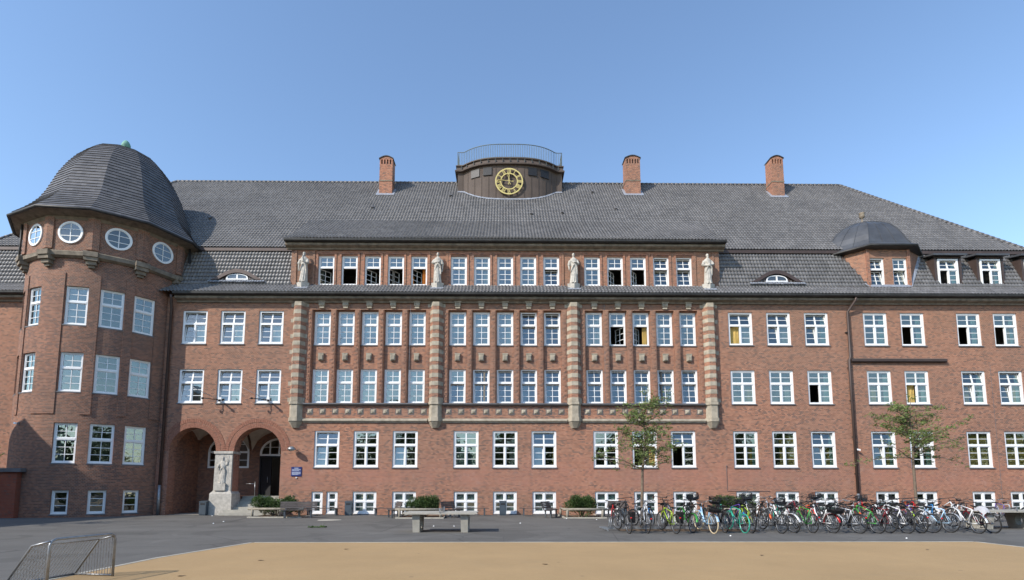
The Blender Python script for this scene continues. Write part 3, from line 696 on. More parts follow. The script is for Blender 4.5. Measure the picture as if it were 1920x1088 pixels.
# --- upper storey wall between the statues
uw = MB(); YU = 35.0
holes = [(x-.545, x+.545, 15.4, 17.45) for x in nx]
grid_wall(uw, -14.45, 14.74, 15.1, 18.2, holes, flat(YU), depth=.12)
uw.quad((-14.45, 37.6, 15.1), (-14.45, YU, 15.1), (-14.45, YU, 18.2), (-14.45, 37.6, 18.2)); uw.quad((14.74, YU, 15.1), (14.74, 37.6, 15.1), (14.74, 37.6, 18.2), (14.74, YU, 18.2))
for x in PIL:
    for s in (-1, 1): uw.box(x+s*.62-.07, x+s*.62+.07, YU-.06, YU, 15.3, 17.8)
uw.build('upper_brick_wall', M['brick'], school)
for x in nx:
    tr = MB()
    for s in (-1, 1): tr.box(x+s*.62-.07, x+s*.62+.07, YU-.05, YU, 15.3, 17.552)
    tr.box(x-.69, x+.69, YU-.055, YU, 17.55, 17.66)
    tr.build('brick_surround', M['brick_bright'], school)

# ------------------------------------------------------------------ roofs
def pantiles(name, prof, x0f, x1f, parent, mat=None, cuts=(), tw=.225, tl=.33, fr=None, amp=.055):
    """prof: (h, z) polyline from eave to top; x0f/x1f(h,z) give the ends; fr maps (u,h,z)->xyz"""
    fr = fr or (lambda u, h, z: (u, h, z)); mb = MB(); L = [0]
    for (a, b), (c, d) in zip(prof, prof[1:]): L.append(L[-1]+math.hypot(c-a, d-b))
    def at(s):
        for i in range(len(L)-1):
            if s <= L[i+1]+1e-9 or i == len(L)-2:
                t = (s-L[i])/(L[i+1]-L[i]); (a, b), (c, d) = prof[i], prof[i+1]
                n = math.hypot(c-a, d-b); return a+(c-a)*t, b+(d-b)*t, -(d-b)/n, (c-a)/n
    rows = max(1, round(L[-1]/tl)); st = L[-1]/rows; ws = [(0, 0), (.28, amp), (.5, amp), (.72, .01)]
    V = []; Fc = []; UV = []
    for r in range(rows):
        a = at(r*st); b = at((r+1)*st)
        c0, c1 = math.ceil(x0f(a[0], a[1])/tw), math.floor(x1f(a[0], a[1])/tw)
        prev = None
        for c in range(c0, c1+1):
            xm = (c+.5)*tw; zm = (a[1]+b[1])/2
            dead = c == c1 or any(q[0] < xm < q[1] and q[2] < zm < q[3] for q in cuts)
            pts = ws if not dead else ws[:1]
            for wx, wh in pts:
                x = (c+wx)*tw; k = len(V)
                V.append(fr(x, a[0]+a[2]*(wh+.028), a[1]+a[3]*(wh+.028))); V.append(fr(x, b[0]+b[2]*wh, b[1]+b[3]*wh)); V.append(fr(x, a[0]+a[2]*(wh-.008), a[1]+a[3]*(wh-.008)))
                if prev is not None:
                    u = c-.5 if wx == 0 else c+.3
                    Fc.append((prev, k, k+1, prev+1)); Fc.append((prev+2, k+2, k, prev))
                    UV.append((u, r+.5)); UV.append((u, r+.5))
                prev = k
            if dead: prev = None
    me = bpy.data.meshes.new(name); me.from_pydata(V, [], Fc); me.materials.append(mat or M['tile'])
    ul = me.uv_layers.new(name='UVMap').data; fl = []
    for q in UV: fl += list(q)*4
    ul.foreach_set('uv', fl); me.polygons.foreach_set('use_smooth', [i % 2 == 0 for i in range(len(Fc))]); me.update()
    return place(name, me, parent)
EAVE, KICK, TOPM = (33.82, 14.47), (34.9, 15.34), (36.18, 18.5)
UE, RIDGE = (35.88, 18.45), (45.26, 28.87)
RXL, RXR = -29.1, 30.2; CXL, CXR = -36.3, 37.1
DORM = [(30.63, 1.5), (33.58, 1.5), (36.7, 1.5)]
OC = (26.35, 38.25); OA = 3.37       # oriel octagon
cuts = [(-14.4, 14.7, 15.3, 19), (25.0, 27.75, 15.38, 19)]+[(x-.8, x+.8, 15.5, 17.7) for x, _ in DORM]
pantiles('mansard_roof', [EAVE, KICK], lambda h, z: XL-.4, lambda h, z: XR+.4, school)
pantiles('mansard_roof', [KICK, TOPM], lambda h, z: XL+.3+(z-15.3)*.4, lambda h, z: XR-.3-(z-15.3)*.4, school, cuts=cuts)
t_ = lambda z: (z-UE[1])/(RIDGE[1]-UE[1])
pantiles('main_roof', [UE, RIDGE], lambda h, z: CXL+(RXL-CXL)*t_(z), lambda h, z: CXR+(RXR-CXR)*t_(z), school)
pantiles('bay_roof', [(34.3, 18.38), (35.3, 18.95), (39.3, 22.25)], lambda h, z: -14.95, lambda h, z: 15.25, school)
hb = MB()   # back slope, hip ends, mansard ends
YBk = 2*RIDGE[0]-UE[0]
hb.quad((CXR, YBk, UE[1]), (CXL, YBk, UE[1]), (RXL, RIDGE[0], RIDGE[1]), (RXR, RIDGE[0], RIDGE[1]))
hb.quad((CXR, UE[0], UE[1]), (CXR, YBk, UE[1]), (RXR, RIDGE[0], RIDGE[1])); hb.quad((CXL, YBk, UE[1]), (CXL, UE[0], UE[1]), (RXL, RIDGE[0], RIDGE[1]))
hb.quad((XR+.4, EAVE[0], EAVE[1]), (XR+.4, YB+.6, EAVE[1]), (CXR+.1, YBk-.3, 18.5), (CXR+.1, TOPM[0], 18.5)); hb.quad((XL-.4, YB+.6, EAVE[1]), (XL-.4, EAVE[0], EAVE[1]), (CXL-.1, TOPM[0], 18.5), (CXL-.1, YBk-.3, 18.5))
hb.quad((XR+.4, YB+.6, EAVE[1]), (XL-.4, YB+.6, EAVE[1]), (CXL-.1, YBk-.3, 18.5), (CXR+.1, YBk-.3, 18.5))
hb.build('rear_roof', M['tile'], school)
for xa, xb in ((CXL, -14.5), (14.8, CXR)):
    ff = MB(); ff.box(xa, xb, UE[0]+.03, UE[0]+.1, 18.2, 18.46); ff.box(xa, xb, UE[0]+.1, 36.4, 18.2, 18.24); ff.build('eaves_shade_board', M['brownmetal'], school)  # fascia's dark brown stands in for the shadow line under the upper eaves
def captiles(name, a, b, r=.13, seg=.38):
    a, b = Vector(a), Vector(b); n = int((b-a).length/seg); mb = MB(); d = (b-a)/n
    for k in range(n):
        p = a+d*k; mb.tube([p, p+d*.97], [r*1.12, r*.88], 8)
    mb.build(name, M['tile_dome'], school)
captiles('ridge_tiles', (RXL, RIDGE[0], RIDGE[1]+.03), (RXR, RIDGE[0], RIDGE[1]+.03))
captiles('hip_tiles', (CXR, UE[0], UE[1]+.05), (RXR, RIDGE[0], RIDGE[1]+.05)); captiles('hip_tiles', (CXL, UE[0], UE[1]+.05), (RXL, RIDGE[0], RIDGE[1]+.05))
def z_main(y): return UE[1]+(y-UE[0])*(RIDGE[1]-UE[1])/(RIDGE[0]-UE[0])
# snow guard strips, vent tiles
vt = MB()
for k in range(11):
    x = random.uniform(-30, 30); y = random.uniform(38, 44)
    if abs(x) < 15 and y < 40: y = 41
    if abs(x-.5) < 5 and y > 42: continue
    z = z_main(y); vt.obox((x, y-.06, z+.07), (.09, 0, 0), (0, .12, .1), (0, -.05, .06))
vt.build('vent_tiles', M['tile_dome'], school)

# --- chimneys
for i, (x0, x1, yb, zt) in enumerate(((-10.74, -9.5, 43.25, 30.12), (10.45, 11.86, 43.45, 30.45), (23.02, 24.22, 43.25, 30.38))):
    x0 += .07; x1 -= .07; c = MB(); y1 = yb+1.0; z0 = z_main(yb)-.5; zs = zt-.72
    c.box(x0, x1, yb, y1, z0, zs)
    n = 4 if i != 1 else 5; wq = (x1-x0)/(2*n+1)
    for k in range(n+1): c.box(x0+2*k*wq*1.0, x0+(2*k+1)*wq, yb, y1, zs, zs+.4)
    N = 12; arc = [(x0+(x1-x0)*k/N, zs+.4+.06+.22*sin(pi*k/N)) for k in range(N+1)]
    c.prism([(x0, zs+.4), (x1, zs+.4)]+arc[::-1], yb, y1)
    o = c.build('chimney', M['brick_bright'], school)
    q = MB(); q.box(x0+.05, x1-.05, yb+.12, y1-.12, zs-.01, zs+.42); q.build('flue_opening', M['black'], o)
    q = MB(); arc2 = [(x0-.07+(x1-x0+.14)*k/N, zs+.465+.24*sin(pi*k/N)) for k in range(N+1)]; arc3 = [(x, z+.06) for x, z in arc2]
    q.prism(arc2+arc3[::-1], yb-.07, y1+.07); q.build('chimney_cap', M['zinc'], o)
    q = MB(); zm = z0+ (zs-z0)*.52; q.box(x0-.03, x1+.03, yb-.03, y1+.03, zm, zm+.1); q.build('stone_band', M['stone_dark'], o)
    q = MB(); q.obox(((x0+x1)/2, yb-.12, z_main(yb-.12)+.08), ((x1-x0)/2+.22, 0, 0), (0, .14, .155), (0, -.02, .02))
    for s, xx in ((-1, x0-.1), (1, x1+.1)): q.obox((xx, yb+.35, z_main(yb+.35)+.07), (.12, 0, 0), (0, .42, .466), (0, -.02, .02))
    q.build('flashing', M['lead'], o)

# --- clock turret
TCX, TY0, TH2 = .5, 42.45, 4.5
def tfront(x):   # front outline: flat returns at the sides, bowed centre
    a = abs(x)
    if a > 3.9: return 43.62
    return 42.45+1.12*(a/3.9)**3.1
xs = [-4.5, -4.05]+[-3.9+7.8*k/26 for k in range(27)]+[4.05, 4.5]
def tring(e, z): 
    P = [(TCX+x*(1+e/4.5), tfront(x)-e, z) for x in xs]; return P+[(p[0], 2*45.26-p[1], z) for p in P[::-1]]
tb = MB(); lev = [(0, 25.0), (0, 28.85), ]
def tlev(mb, levs, mi=0, cap=True):
    rg = [tring(e, z) for e, z in levs]; n = len(rg[0])
    for a, b in zip(rg, rg[1:]):
        for i in range(n): mb.quad(a[i], a[(i+1) % n], b[(i+1) % n], b[i], mi=mi)
    if cap: mb.mesh(rg[-1], [tuple(range(n))], mi)
tlev(tb, lev)
turret = tb.build('clock_turret', M['copper_brown'], school)
sm = MB()   # standing seams
for x in xs[1:-1:2]:
    p = (TCX+x, tfront(x)); sm.box(p[0]-.012, p[0]+.012, p[1]-.035, p[1]+.02, 26.0, 28.85)
sm.build('standing_seam', M['copper_brown'], turret)
fb = MB(); tlev(fb, [(.0, 28.84), (.22, 28.86), (.24, 28.96), (.12, 29.1), (.05, 29.34), (.16, 29.38), (.16, 29.46)])
fb.build('turret_cornice', M['copper_brown'], turret)
for x in xs[1:-1:2]:
    pt = MB(); pt.box(TCX+x*1.03-.012, TCX+x*1.03+.012, tfront(x)-.26, tfront(x)-.1, 28.98, 29.3)
    pt.build('cornice_seam', M['patina'], turret)
rb = MB(); top = [(p[0], p[1]) for p in tring(.02, 0)]
rb.tube([(x, y, 30.72) for x, y in top], .035, 6, closed=True); rb.tube([(x, y, 29.56) for x, y in top], .025, 6, closed=True)
ln = 0; acc = 0
for (ax, ay), (bx, by) in zip(top, top[1:]+top[:1]):
    Ls = math.hypot(bx-ax, by-ay); n = max(1, round(Ls/.16))
    for k in range(n):
        t = k/n; x, y = ax+(bx-ax)*t, ay+(by-ay)*t; rb.tube([(x, y, 29.4), (x, y, 30.72)], .027, 4, cap=False)
rb.build('roof_railing', M['patina'], turret)
for x in (-2.95, -1.9, 1.9, 2.95):
    l = MB(); dx = .37; yy = [tfront(x-dx)-.07, tfront(x+dx)-.07]
    A = Vector((TCX+x-dx, yy[0], 0)); B_ = Vector((TCX+x+dx, yy[1], 0)); u = (B_-A)/2; c = (A+B_)/2; nrm = Vector((-u.y, u.x, 0)).normalized()*-.03
    if nrm.y > 0: nrm = -nrm
    for k in range(8): l.obox((c.x, c.y, 28.06+k*.08), u*.93, nrm*.9, (0, 0, .012))
    l.obox((c.x, c.y, 28.0), u, nrm*1.2, (0, 0, .025)); l.obox((c.x, c.y, 28.62), u, nrm*1.2, (0, 0, .025)); l.obox((c.x, c.y, 28.31), u*.97, nrm*.8, (0, 0, .3), mi=1)
    l.build('louvre', [M['black'], M['black']], turret)
fl = MB(); P = [(x, tfront(x)-.12, z_main(tfront(x)-.12)+.1) for x in xs]; Q = [(x, tfront(x)+.02, z_main(tfront(x)+.02)+.16) for x in xs]
for i in range(len(P)-1): fl.quad(*[(TCX+p[0], p[1], p[2]) for p in (P[i], P[i+1], Q[i+1], Q[i])])
fl.build('flashing', M['lead'], turret)
CC = (.4+.02, 42.3, 27.3); ck = MB()
def ring(mb, r0, r1, y0, y1, n=48):
    for k in range(n):
        a, b = 2*pi*k/n, 2*pi*(k+1)/n
        def q(r, t, y): return (r*sin(t), y, r*cos(t))
        mb.quad(q(r0, a, y0), q(r0, b, y0), q(r1, b, y0), q(r1, a, y0)); mb.quad(q(r1, a, y0), q(r1, b, y0), q(r1, b, y1), q(r1, a, y1)); mb.quad(q(r0, b, y0), q(r0, a, y0), q(r0, a, y1), q(r0, b, y1))
ring(ck, 1.07, 1.17, -.05, 0)
clock = ck.build('clock', M['gold'], school, CC); ck = MB(); ring(ck, .66, .74, -.05, 0); ck.build('inner_ring', M['gold'], clock)
NUM = ['XII', 'I', 'II', 'III', 'IIII', 'V', 'VI', 'VII', 'VIII', 'IX', 'X', 'XI']
def radial(mb, ang, segs, wd):
    c, s = cos(ang), sin(ang)
    for (x0, r0), (x1, r1) in segs:
        a = Vector((x0*c+r0*s, 0, -x0*s+r0*c)); b = Vector((x1*c+r1*s, 0, -x1*s+r1*c)); d = (b-a)/2; n = Vector((-d.z, 0, d.x)).normalized()*wd
        mb.obox(((a+b)/2)+Vector((0, -.03, 0)), d, (0, .018, 0), n)
for h, txt in enumerate(NUM):
    nb = MB(); wds = {'I': .085, 'V': .17, 'X': .17}; tot = sum(wds[c] for c in txt); x = -tot/2; r0, r1 = .74, 1.07
    for c in txt:
        w_ = wds[c]; m_ = x+w_/2
        if c == 'I': radial(nb, h*pi/6, [((m_, r0), (m_, r1))], .024)
        if c == 'V': radial(nb, h*pi/6, [((m_-.06, r1), (m_, r0)), ((m_+.06, r1), (m_, r0))], .018)
        if c == 'X': radial(nb, h*pi/6, [((m_-.06, r1), (m_+.06, r0)), ((m_+.06, r1), (m_-.06, r0))], .018)
        x += w_
    nb.build('numeral', M['gold'], clock)
for nm, ang, L, tail, wd in (('hour_hand', R(356), .72, .3, .06), ('minute_hand', R(277), .98, .4, .03)):
    hm = MB(); radial(hm, ang, [((0, -tail), (0, L))], wd*.6); radial(hm, ang, [((0, L*.55), (0, L*.8))], wd*1.3); radial(hm, ang, [((0, -tail), (0, -tail*.6))], wd*1.6)
    hm.v = [(a, b-(.06 if nm[0] == 'm' else .03), c) for a, b, c in hm.v]; hm.build(nm, M['gold'], clock)

# --- eyebrow dormers
for cx, hh in ((-18.05, .72), (18.65, .8)):
    W2 = 1.72; N = 28; z0 = 15.72; Yf = 34.99
    def pf(k): x = -W2+2*W2*k/N; return x, z0+hh*cos(pi*x/(2*W2))**1.25
    e = MB()
    for k in range(N):
        (xa, za), (xb, zb) = pf(k), pf(k+1)
        e.quad((cx+xa, Yf-.06, za), (cx+xb, Yf-.06, zb), (cx+xb, Yf+.9, zb+.1), (cx+xa, Yf+.9, za+.1), smooth=True)
    o = e.build('eyebrow_dormer', M['tile'], school)
    e = MB()
    for k in range(N):
        (xa, za), (xb, zb) = pf(k), pf(k+1); t = .2
        ia, ib = max(z0-.02, za-t-.05), max(z0-.02, zb-t-.05)
        e.mesh([(cx+xa, Yf-.1, za+.01), (cx+xb, Yf-.1, zb+.01), (cx+xb, Yf-.1, ib), (cx+xa, Yf-.1, ia), (cx+xa, Yf+.1, za+.01), (cx+xb, Yf+.1, zb+.01), (cx+xb, Yf+.1, ib), (cx+xa, Yf+.1, ia)], [(0, 3, 2, 1), (0, 1, 5, 4), (3, 7, 6, 2)])
    for k in range(N):
        (xa, za), (xb, zb) = pf(k), pf(k+1); e.quad((cx+xa, Yf+.05, z0-.05), (cx+xb, Yf+.05, z0-.05), (cx+xb, Yf+.05, zb-.1), (cx+xa, Yf+.05, za-.1))
    e.build('hood_board', M['brownmetal'], o)
    e = MB(); K = 16; hw, hz = .74, hh*.54; P = [(cx+hw*cos(pi*k/K), z0+.03+hz*sin(pi*k/K)**.7) for k in range(K+1)]; Q = [(cx+(hw-.1)*cos(pi*k/K), z0+.1+(hz-.13)*sin(pi*k/K)**.7) for k in range(K+1)]
    for k in range(K): e.quad((P[k][0], Yf-.02, P[k][1]), (P[k+1][0], Yf-.02, P[k+1][1]), (Q[k+1][0], Yf-.02, Q[k+1][1]), (Q[k][0], Yf-.02, Q[k][1]))
    e.box(cx-hw, cx+hw, Yf-.03, Yf+.04, z0, z0+.08); e.box(cx-.05, cx+.05, Yf-.025, Yf+.03, z0+.08, z0+hz-.05); e.build('dormer_frame', M['white'], o)
    e = MB(); e.mesh([(x, Yf-.005, z) for x, z in Q], [tuple(range(K+1))]); e.build('pane', M['glass'], o)
    e = MB()
    for k in range(22): x = cx-W2-.1+k*(2*W2+.2)/21; e.obox((x, Yf-.14, z0-.14+random.uniform(-.02, .02)), (.06, 0, 0), (0, .1, .08), (0, -.02, .02))
    e.build('flashing', M['lead'], o)

# --- box dormers on the right
for x, wd in DORM:
    o = MB(); Yf = 35.08; z0, z1 = 15.42, 17.5; hw = wd/2+.02
    for s in (-1, 1):
        a, b = sorted((x+s*(hw+.02), x+s*(hw+.17))); o.box(a, b, Yf, 36.1, z0, z1+.05)
    o.box(x-hw-.17, x+hw+.17, Yf, Yf+.1, z1, z1+.14)
    d = o.build('box_dormer', M['brownmetal'], school)
    o = MB(); o.xprism([(Yf-.28, z1+.12), (Yf-.28, z1+.24), (36.6, z1+.62), (36.6, z1+.5)], x-hw-.4, x+hw+.4); o.build('dormer_roof', M['zinc'], d)
    o = MB(); o.box(x-hw-.35, x+hw+.35, Yf-.2, Yf-.02, z0-.1, z0-.03); o.build('flashing', M['lead'], d)
    o = MB(); o.quad((x-hw, Yf+.6, z0), (x+hw, Yf+.6, z0), (x+hw, Yf+.6, z1), (x-hw, Yf+.6, z1)); o.build('unlit_room_sheet', M['dark'], d)  # added dark sheet in place of the unlit room behind the dormer glass
    window(d, x, Yf, 15.5, W_DOR, 'toc' if x < 32 else 'tsc', AQW if x < 32 else YA, sill=False, name='dormer_window')

# --- octagonal oriel with zinc dome
ov = [(OC[0]+OA/cos(pi/8)*sin(pi/8+k*pi/4), OC[1]-OA/cos(pi/8)*cos(pi/8+k*pi/4)) for k in range(-2, 2)]
ov[3] = (29.35, 35.95); ow = MB(); fx0, fx1 = ov[1][0], ov[2][0]; Yo = OC[1]-OA; OX = (25.55, 27.15)
grid_wall(ow, fx0, fx1, 15.2, 18.05, [(x-.515, x+.515, 15.42, 17.42) for x in OX], flat(Yo), depth=.1)
ow.quad((*ov[0], 15.0), (*ov[1], 15.0), (*ov[1], 18.05), (*ov[0], 18.05)); ow.quad((*ov[2], 15.0), (*ov[3], 15.0), (*ov[3], 18.05), (*ov[2], 18.05))
oriel = ow.build('oriel', M['brick'], school)
cb = MB()
for s, (vx, vy) in ((-1, ov[1]), (1, ov[2])): cb.box(vx-.1, vx+.1, vy-.04, vy+.1, 15.2, 18.05)
cb.build('corner_strip', M['brick_bright'], oriel)
dm = MB(); OC = (26.45, 38.25); prof = [(3.95, 18.12), (3.92, 18.2), (3.55, 18.45), (3.25, 18.8), (2.95, 19.25), (2.55, 19.75), (2.0, 20.3), (1.35, 20.68), (.7, 21.0), (.12, 21.18)]
k8 = [pi/8+k*pi/4 for k in range(8)]
for (r0, z0), (r1, z1) in zip(prof, prof[1:]):
    for k in range(8):
        a, b = k8[k], k8[(k+1) % 8]; f0, f1 = r0/cos(pi/8)*.97, r1/cos(pi/8)*.97
        dm.quad(*[(OC[0]+f*sin(t), OC[1]-f*cos(t)-(z-18.12)*.3, z) for f, t, z in ((f0, a, z0), (f0, b, z0), (f1, b, z1), (f1, a, z1))])
dm.build('zinc_dome', M['zinc'], oriel)
gd = MB()
for k in range(8):
    for fr_ in (.0, .33, .66):
        a, b = k8[k], k8[(k+1) % 8]; pts = []
        for r, z in prof[2:]:
            f = r/cos(pi/8)*.97+.012; p = Vector((f*sin(a), -f*cos(a), z)).lerp(Vector((f*sin(b), -f*cos(b), z)), fr_); pts.append((OC[0]+p.x, OC[1]+p.y-(z-18.12)*.3, z))
        gd.tube(pts, .018 if fr_ else .03, 4)
gd.build('dome_seam', M['zinc'], oriel)
gd = MB(); e8 = [(OC[0]+3.95/cos(pi/8)*.97*sin(t), OC[1]-3.95/cos(pi/8)*.97*cos(t)) for t in k8]
gd.tube([(x, y, 18.15) for x, y in e8], .09, 6, closed=True)
i8 = [(OC[0]+3.4/cos(pi/8)*sin(t), OC[1]-3.4/cos(pi/8)*cos(t)) for t in k8]
for k in range(8): gd.quad((*e8[k], 18.08), (*e8[(k+1) % 8], 18.08), (*i8[(k+1) % 8], 18.0), (*i8[k], 18.0))
gd.build('dome_gutter', M['gutter'], oriel)
gd = MB(); gd.lathe([(.1, 0), (.06, .12), (.05, .3), (.17, .36), (.19, .5), (.17, .66), (.21, .72), (.0, .8)], (OC[0], OC[1]-.98, 21.2), 12); gd.build('finial', M['stone_dark'], oriel)
for x, sp, cu in ((OX[0], 'tt', ()), (OX[1], 'ct', CN)): window(oriel, x, Yo+.1, 15.42, W_ORI, sp, cu, sill=False, name='oriel_window')
gd = MB()
for a, b in ((ov[0], ov[1]), (ov[1], ov[2]), (ov[2], ov[3])):
    a, b = Vector((*a, 0)), Vector((*b, 0)); d = (b-a)/2; n = Vector((d.y, -d.x, 0)).normalized()
    def zr(y): return min(18, 15.34+(y-34.9)*2.47) if y > 34.9 else 15.34-(34.9-y)*.8
    A, B_ = a+n*.12, b+n*.12
    gd.quad((A.x, A.y, zr(A.y)+.1), (B_.x, B_.y, zr(B_.y)+.1), (b.x, b.y, zr(b.y)+.2), (a.x, a.y, zr(a.y)+.2))
gd.build('flashing', M['lead'], oriel)
dp = MB(); dp.tube([(ov[0][0]+.9, ov[0][1]-1.0, 18.1), (ov[0][0]+.9, ov[0][1]-1.0, 16.0)], .06, 8); dp.build('oriel_downpipe', M['brownmetal'], oriel)

# --- windows of the school
for i, x in enumerate(LW):
    window(school, x, D+.07, ZR2, W_WIDE, 'ttc', WH if i else ((.5, 1, 0, .6, 'greyblind'),)); window(school, x, D+.07, ZR1w, W_WIDE, 'ttc', (GB, WH, GB)[i])
r3 = ['cs', 'co', 'cs', 'cs', 'cs', 'cc', 'cc', 'cc', 'cc', 'ct', 'cc', 'cs', 'cs', 'tt', 'tt']
r3c = {4: OR, 5: CN, 6: CN, 8: CN}
r2 = ['cc']*5+['cc', 'cc', 'cc', 'tt', 'tt']+['cc', 'cr', 'cs', 'cc', 'cc']
r2c = {7: CN, 10: CN, 12: ((.65, 1, 0, .6, 'yellow'),), 0: HB, 1: HB, 2: HB, 3: HB, 4: HB, 5: HB, 6: HB, 13: ((0, .4, 0, .6, 'greyblind'),)}
r1 = ['cc', 'cc', 'cc', 'cc', 'cc', 'ct', 'tt', 'tt', 'tt', 'tt', 'tt', 'tt', 'tt', 'tt', 'tt']
r1c = {0: ((0, 1, .5, 1, 'greyblind'),), 1: ((0, 1, .5, 1, 'cloth'),), 2: WF, 3: ((0, 1, .5, 1, 'blind'),), 5: CN, 12: ((.8, 1, 0, .6, 'cloth'),), 13: CN, 8: ((0, .5, 0, .6, 'greyblind'),), 9: ((0, .5, 0, .6, 'greyblind'),), 4: ((0, 1, .5, 1, 'blind'),)}
for i, x in enumerate(nx):
    window(school, x, YU+.09, 15.4, W_NAR3, r3[i], r3c.get(i, ()), sill=False)
    window(school, x, D+.28, ZR2, W_NAR, r2[i], r2c.get(i, ())); window(school, x, D+.28, 7.24, W_NAR, r1[i], r1c.get(i, ()), sill=False)
g = ['ttc', 'ccc', 'ctc', 'ccc', 'ccc', 'ttc', 'ccc', 'cos', 'toc']; gc = {0: GB and ((0, .5, 0, .6, 'blind'),), 2: ((0, .5, 0, .6, 'blind'),), 3: ((0, 1, 0, 1, 'blind'),), 4: ((.7, .85, 0, .6, 'cloth'), (.88, 1, 0, .9, 'aqua')), 5: ((.88, 1, 0, .6, 'yellow'), (0, .5, 0, .6, 'greyblind')), 7: ((.7, 1, 0, .6, 'yellow'),)}
for i, x in enumerate(gx): window(school, x, D+.07, ZG, W_TALL, g[i], gc.get(i, ()))
for x in bxs: window(school, x, D+.07, ZB, W_BASE, 'ccc', BL, name='basement_window')
for x in (-11.95, -11.0): window(school, x, D+.07, ZB, W_SLIM, 'ccc', BL, name='basement_window')
rr2 = ['toc', 'ttc', 'ttc', 'ccc', 'coc', 'coc', 'coc', 'ccc']; rr2c = [((.0, .5, 0, .6, 'yellow'), (.5, 1, 0, .6, 'cloth')), WH, AQW, AQW, AQ, AQ, YA, ()]
rr1 = ['ccc', 'ccc', 'coc', 'ccc', 'coc', 'ttc', 'ttc', 'ccc']; rr1c = [YR, ((.7, .95, 0, .75, 'cloth'),), AQW, ((0, .45, 0, .6, 'yellow'), (.8, 1, 0, .95, 'aqua')), ((0, .5, 0, .6, 'yellow'), (.8, 1, 0, .95, 'aqua')), ((0, .4, 0, .5, 'yellow'), (.8, 1, 0, .95, 'aqua')), YA, ()]
rg = ['ccc', 'ccc', 'ttc', 'ttc', 'ccc', 'ccc', 'ccc', 'ccc']; rgc = [YA, ((.35, .5, 0, .8, 'yellow'), (.55, 1, 0, .95, 'yellow')), YA, YA, AQ, YF, YF, YF]
for i, x in enumerate(RW[:7]):
    window(school, x, D+.07, ZR2, W_WIDE, rr2[i], rr2c[i]); window(school, x, D+.07, ZR1w, W_WIDE, rr1[i], rr1c[i]); window(school, x, D+.07, ZG, W_TALL, rg[i], rgc[i])
    window(school, x, D+.07, ZB, W_BASE, 'ccc', BL if i < 3 else ((0, 1, .0, .5, 'blind'),), name='basement_window')
sf = MB()   # solid infill for the openings beyond the frame edge
for z, h in ((ZR2, 2.25), (ZR1w, 2.25), (ZG, 2.38), (ZB, 1.42)): sf.box(37.2-.82, 37.2+.82, D+.05, D+.2, z-.01, z+h+.01)
sf.build('boarded_opening', M['white'], school)
# interior: floors, ceilings, rear and cross walls
it = MB()
for z in (-.3, 2.2, 6.3, 10.35, 14.4): 
    if z == 2.2 or z == -.3:
        it.box(XL+.3, -22.3, D+.35, 41, z, z+.3); it.box(-14.0, XR-.3, D+.35, 41, z, z+.3)
    else: it.box(XL+.3, XR-.3, D+.35 if z < 14 else 35.5, 41, z, z+.3)
it.box(XL+.3, XR-.3, 36.6, 42, 18.5, 18.7)
it.box(XL+.3, XR-.3, 41, 41.2, -.3, 18.5)
for x in (-22.4, -14.1, -13.0, -7.6, -1.3, 4.6, 10.5, 14.3, 20, 22.9, 29.4, 35.5): 
    it.box(x-.06, x+.06, D+.35, 40.99, 6.6 if x < -14.05 else .01, 14.39)
    if abs(x) < 14: it.box(x-.06, x+.06, YU+.35, 40.99, 14.71, 18.49)
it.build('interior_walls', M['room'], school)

# --- downpipes and small fittings
dp = MB(); dp.tube([(-21.75, 33.95, 14.3), (-21.75, 33.98, 14.1), (-21.92, D-.14, 13.5), (-21.92, D-.14, 1.9)], .085, 10); o = dp.build('downpipe', M['brownmetal'], school)
dp = MB(); dp.tube([(-21.92, D-.14, 1.9), (-21.92, D-.14, 0)], .095, 10); dp.build('pipe_shoe', M['galv_dark'], o)
dp = MB(); dp.tube([(23.3, 33.95, 14.3), (23.3, 33.98, 14.1), (22.95, D-.14, 13.4), (22.95, D-.14, 10.35), (22.85, D-.14, 10.1), (22.85, D-.14, 1.3)], .085, 10); o = dp.build('downpipe', M['brownmetal'], school)
dp = MB(); dp.tube([(22.85, D-.14, 1.35), (22.85, D-.14, 0)], .095, 10); dp.build('pipe_shoe', M['galv_dark'], o)
for o_, X in ((o, 22.88),):
    bk = MB()
    for z in (2.6, 5, 7.4, 9.6, 12): bk.box(X-.12, X+.12, D-.16, D, z, z+.05)
    bk.build('pipe_bracket', M['gutter'], o_)
dp = MB(); dp.xprism([(D, 10.0), (D-.16, 10.0), (D-.22, 10.06), (D-.22, 10.2), (D, 10.28)], 22.98, 29.35); dp.build('brown_ledge', M['brownmetal'], school)
dp = MB()
for x in (32.35,): dp.box(x-.01, x+.01, D-.006, D+.002, .5, 9.9)
dp.build('expansion_joint', M['slate'], school)
dp = MB(); dp.tube([(14.45+.0, D-.02, 3.1), (14.45, D-.02, 1.52), (17.2, D-.02, 1.5)], .016, 5); dp.lathe([(.0, .08), (.05, .03), (.0, -.03)], (14.45, D-.05, 3.1), 8); dp.build('wall_conduit', M['slate'], school)
for px_ in (-6.2, -4.9+11.6): 
    dp = MB(); dp.tube([(px_, D-.02, 13.9), (px_-.04, D-.02, 7.3)], .008, 4); dp.build('lightning_wire', M['galv_dark'], school)
dp = MB(); dp.tube([(-4.9, YU-.75, 18.4), (-4.95, 34.0, 15.0), (-4.75, D-.03, 13.9), (-4.2, D-.03, 7)], .01, 4)
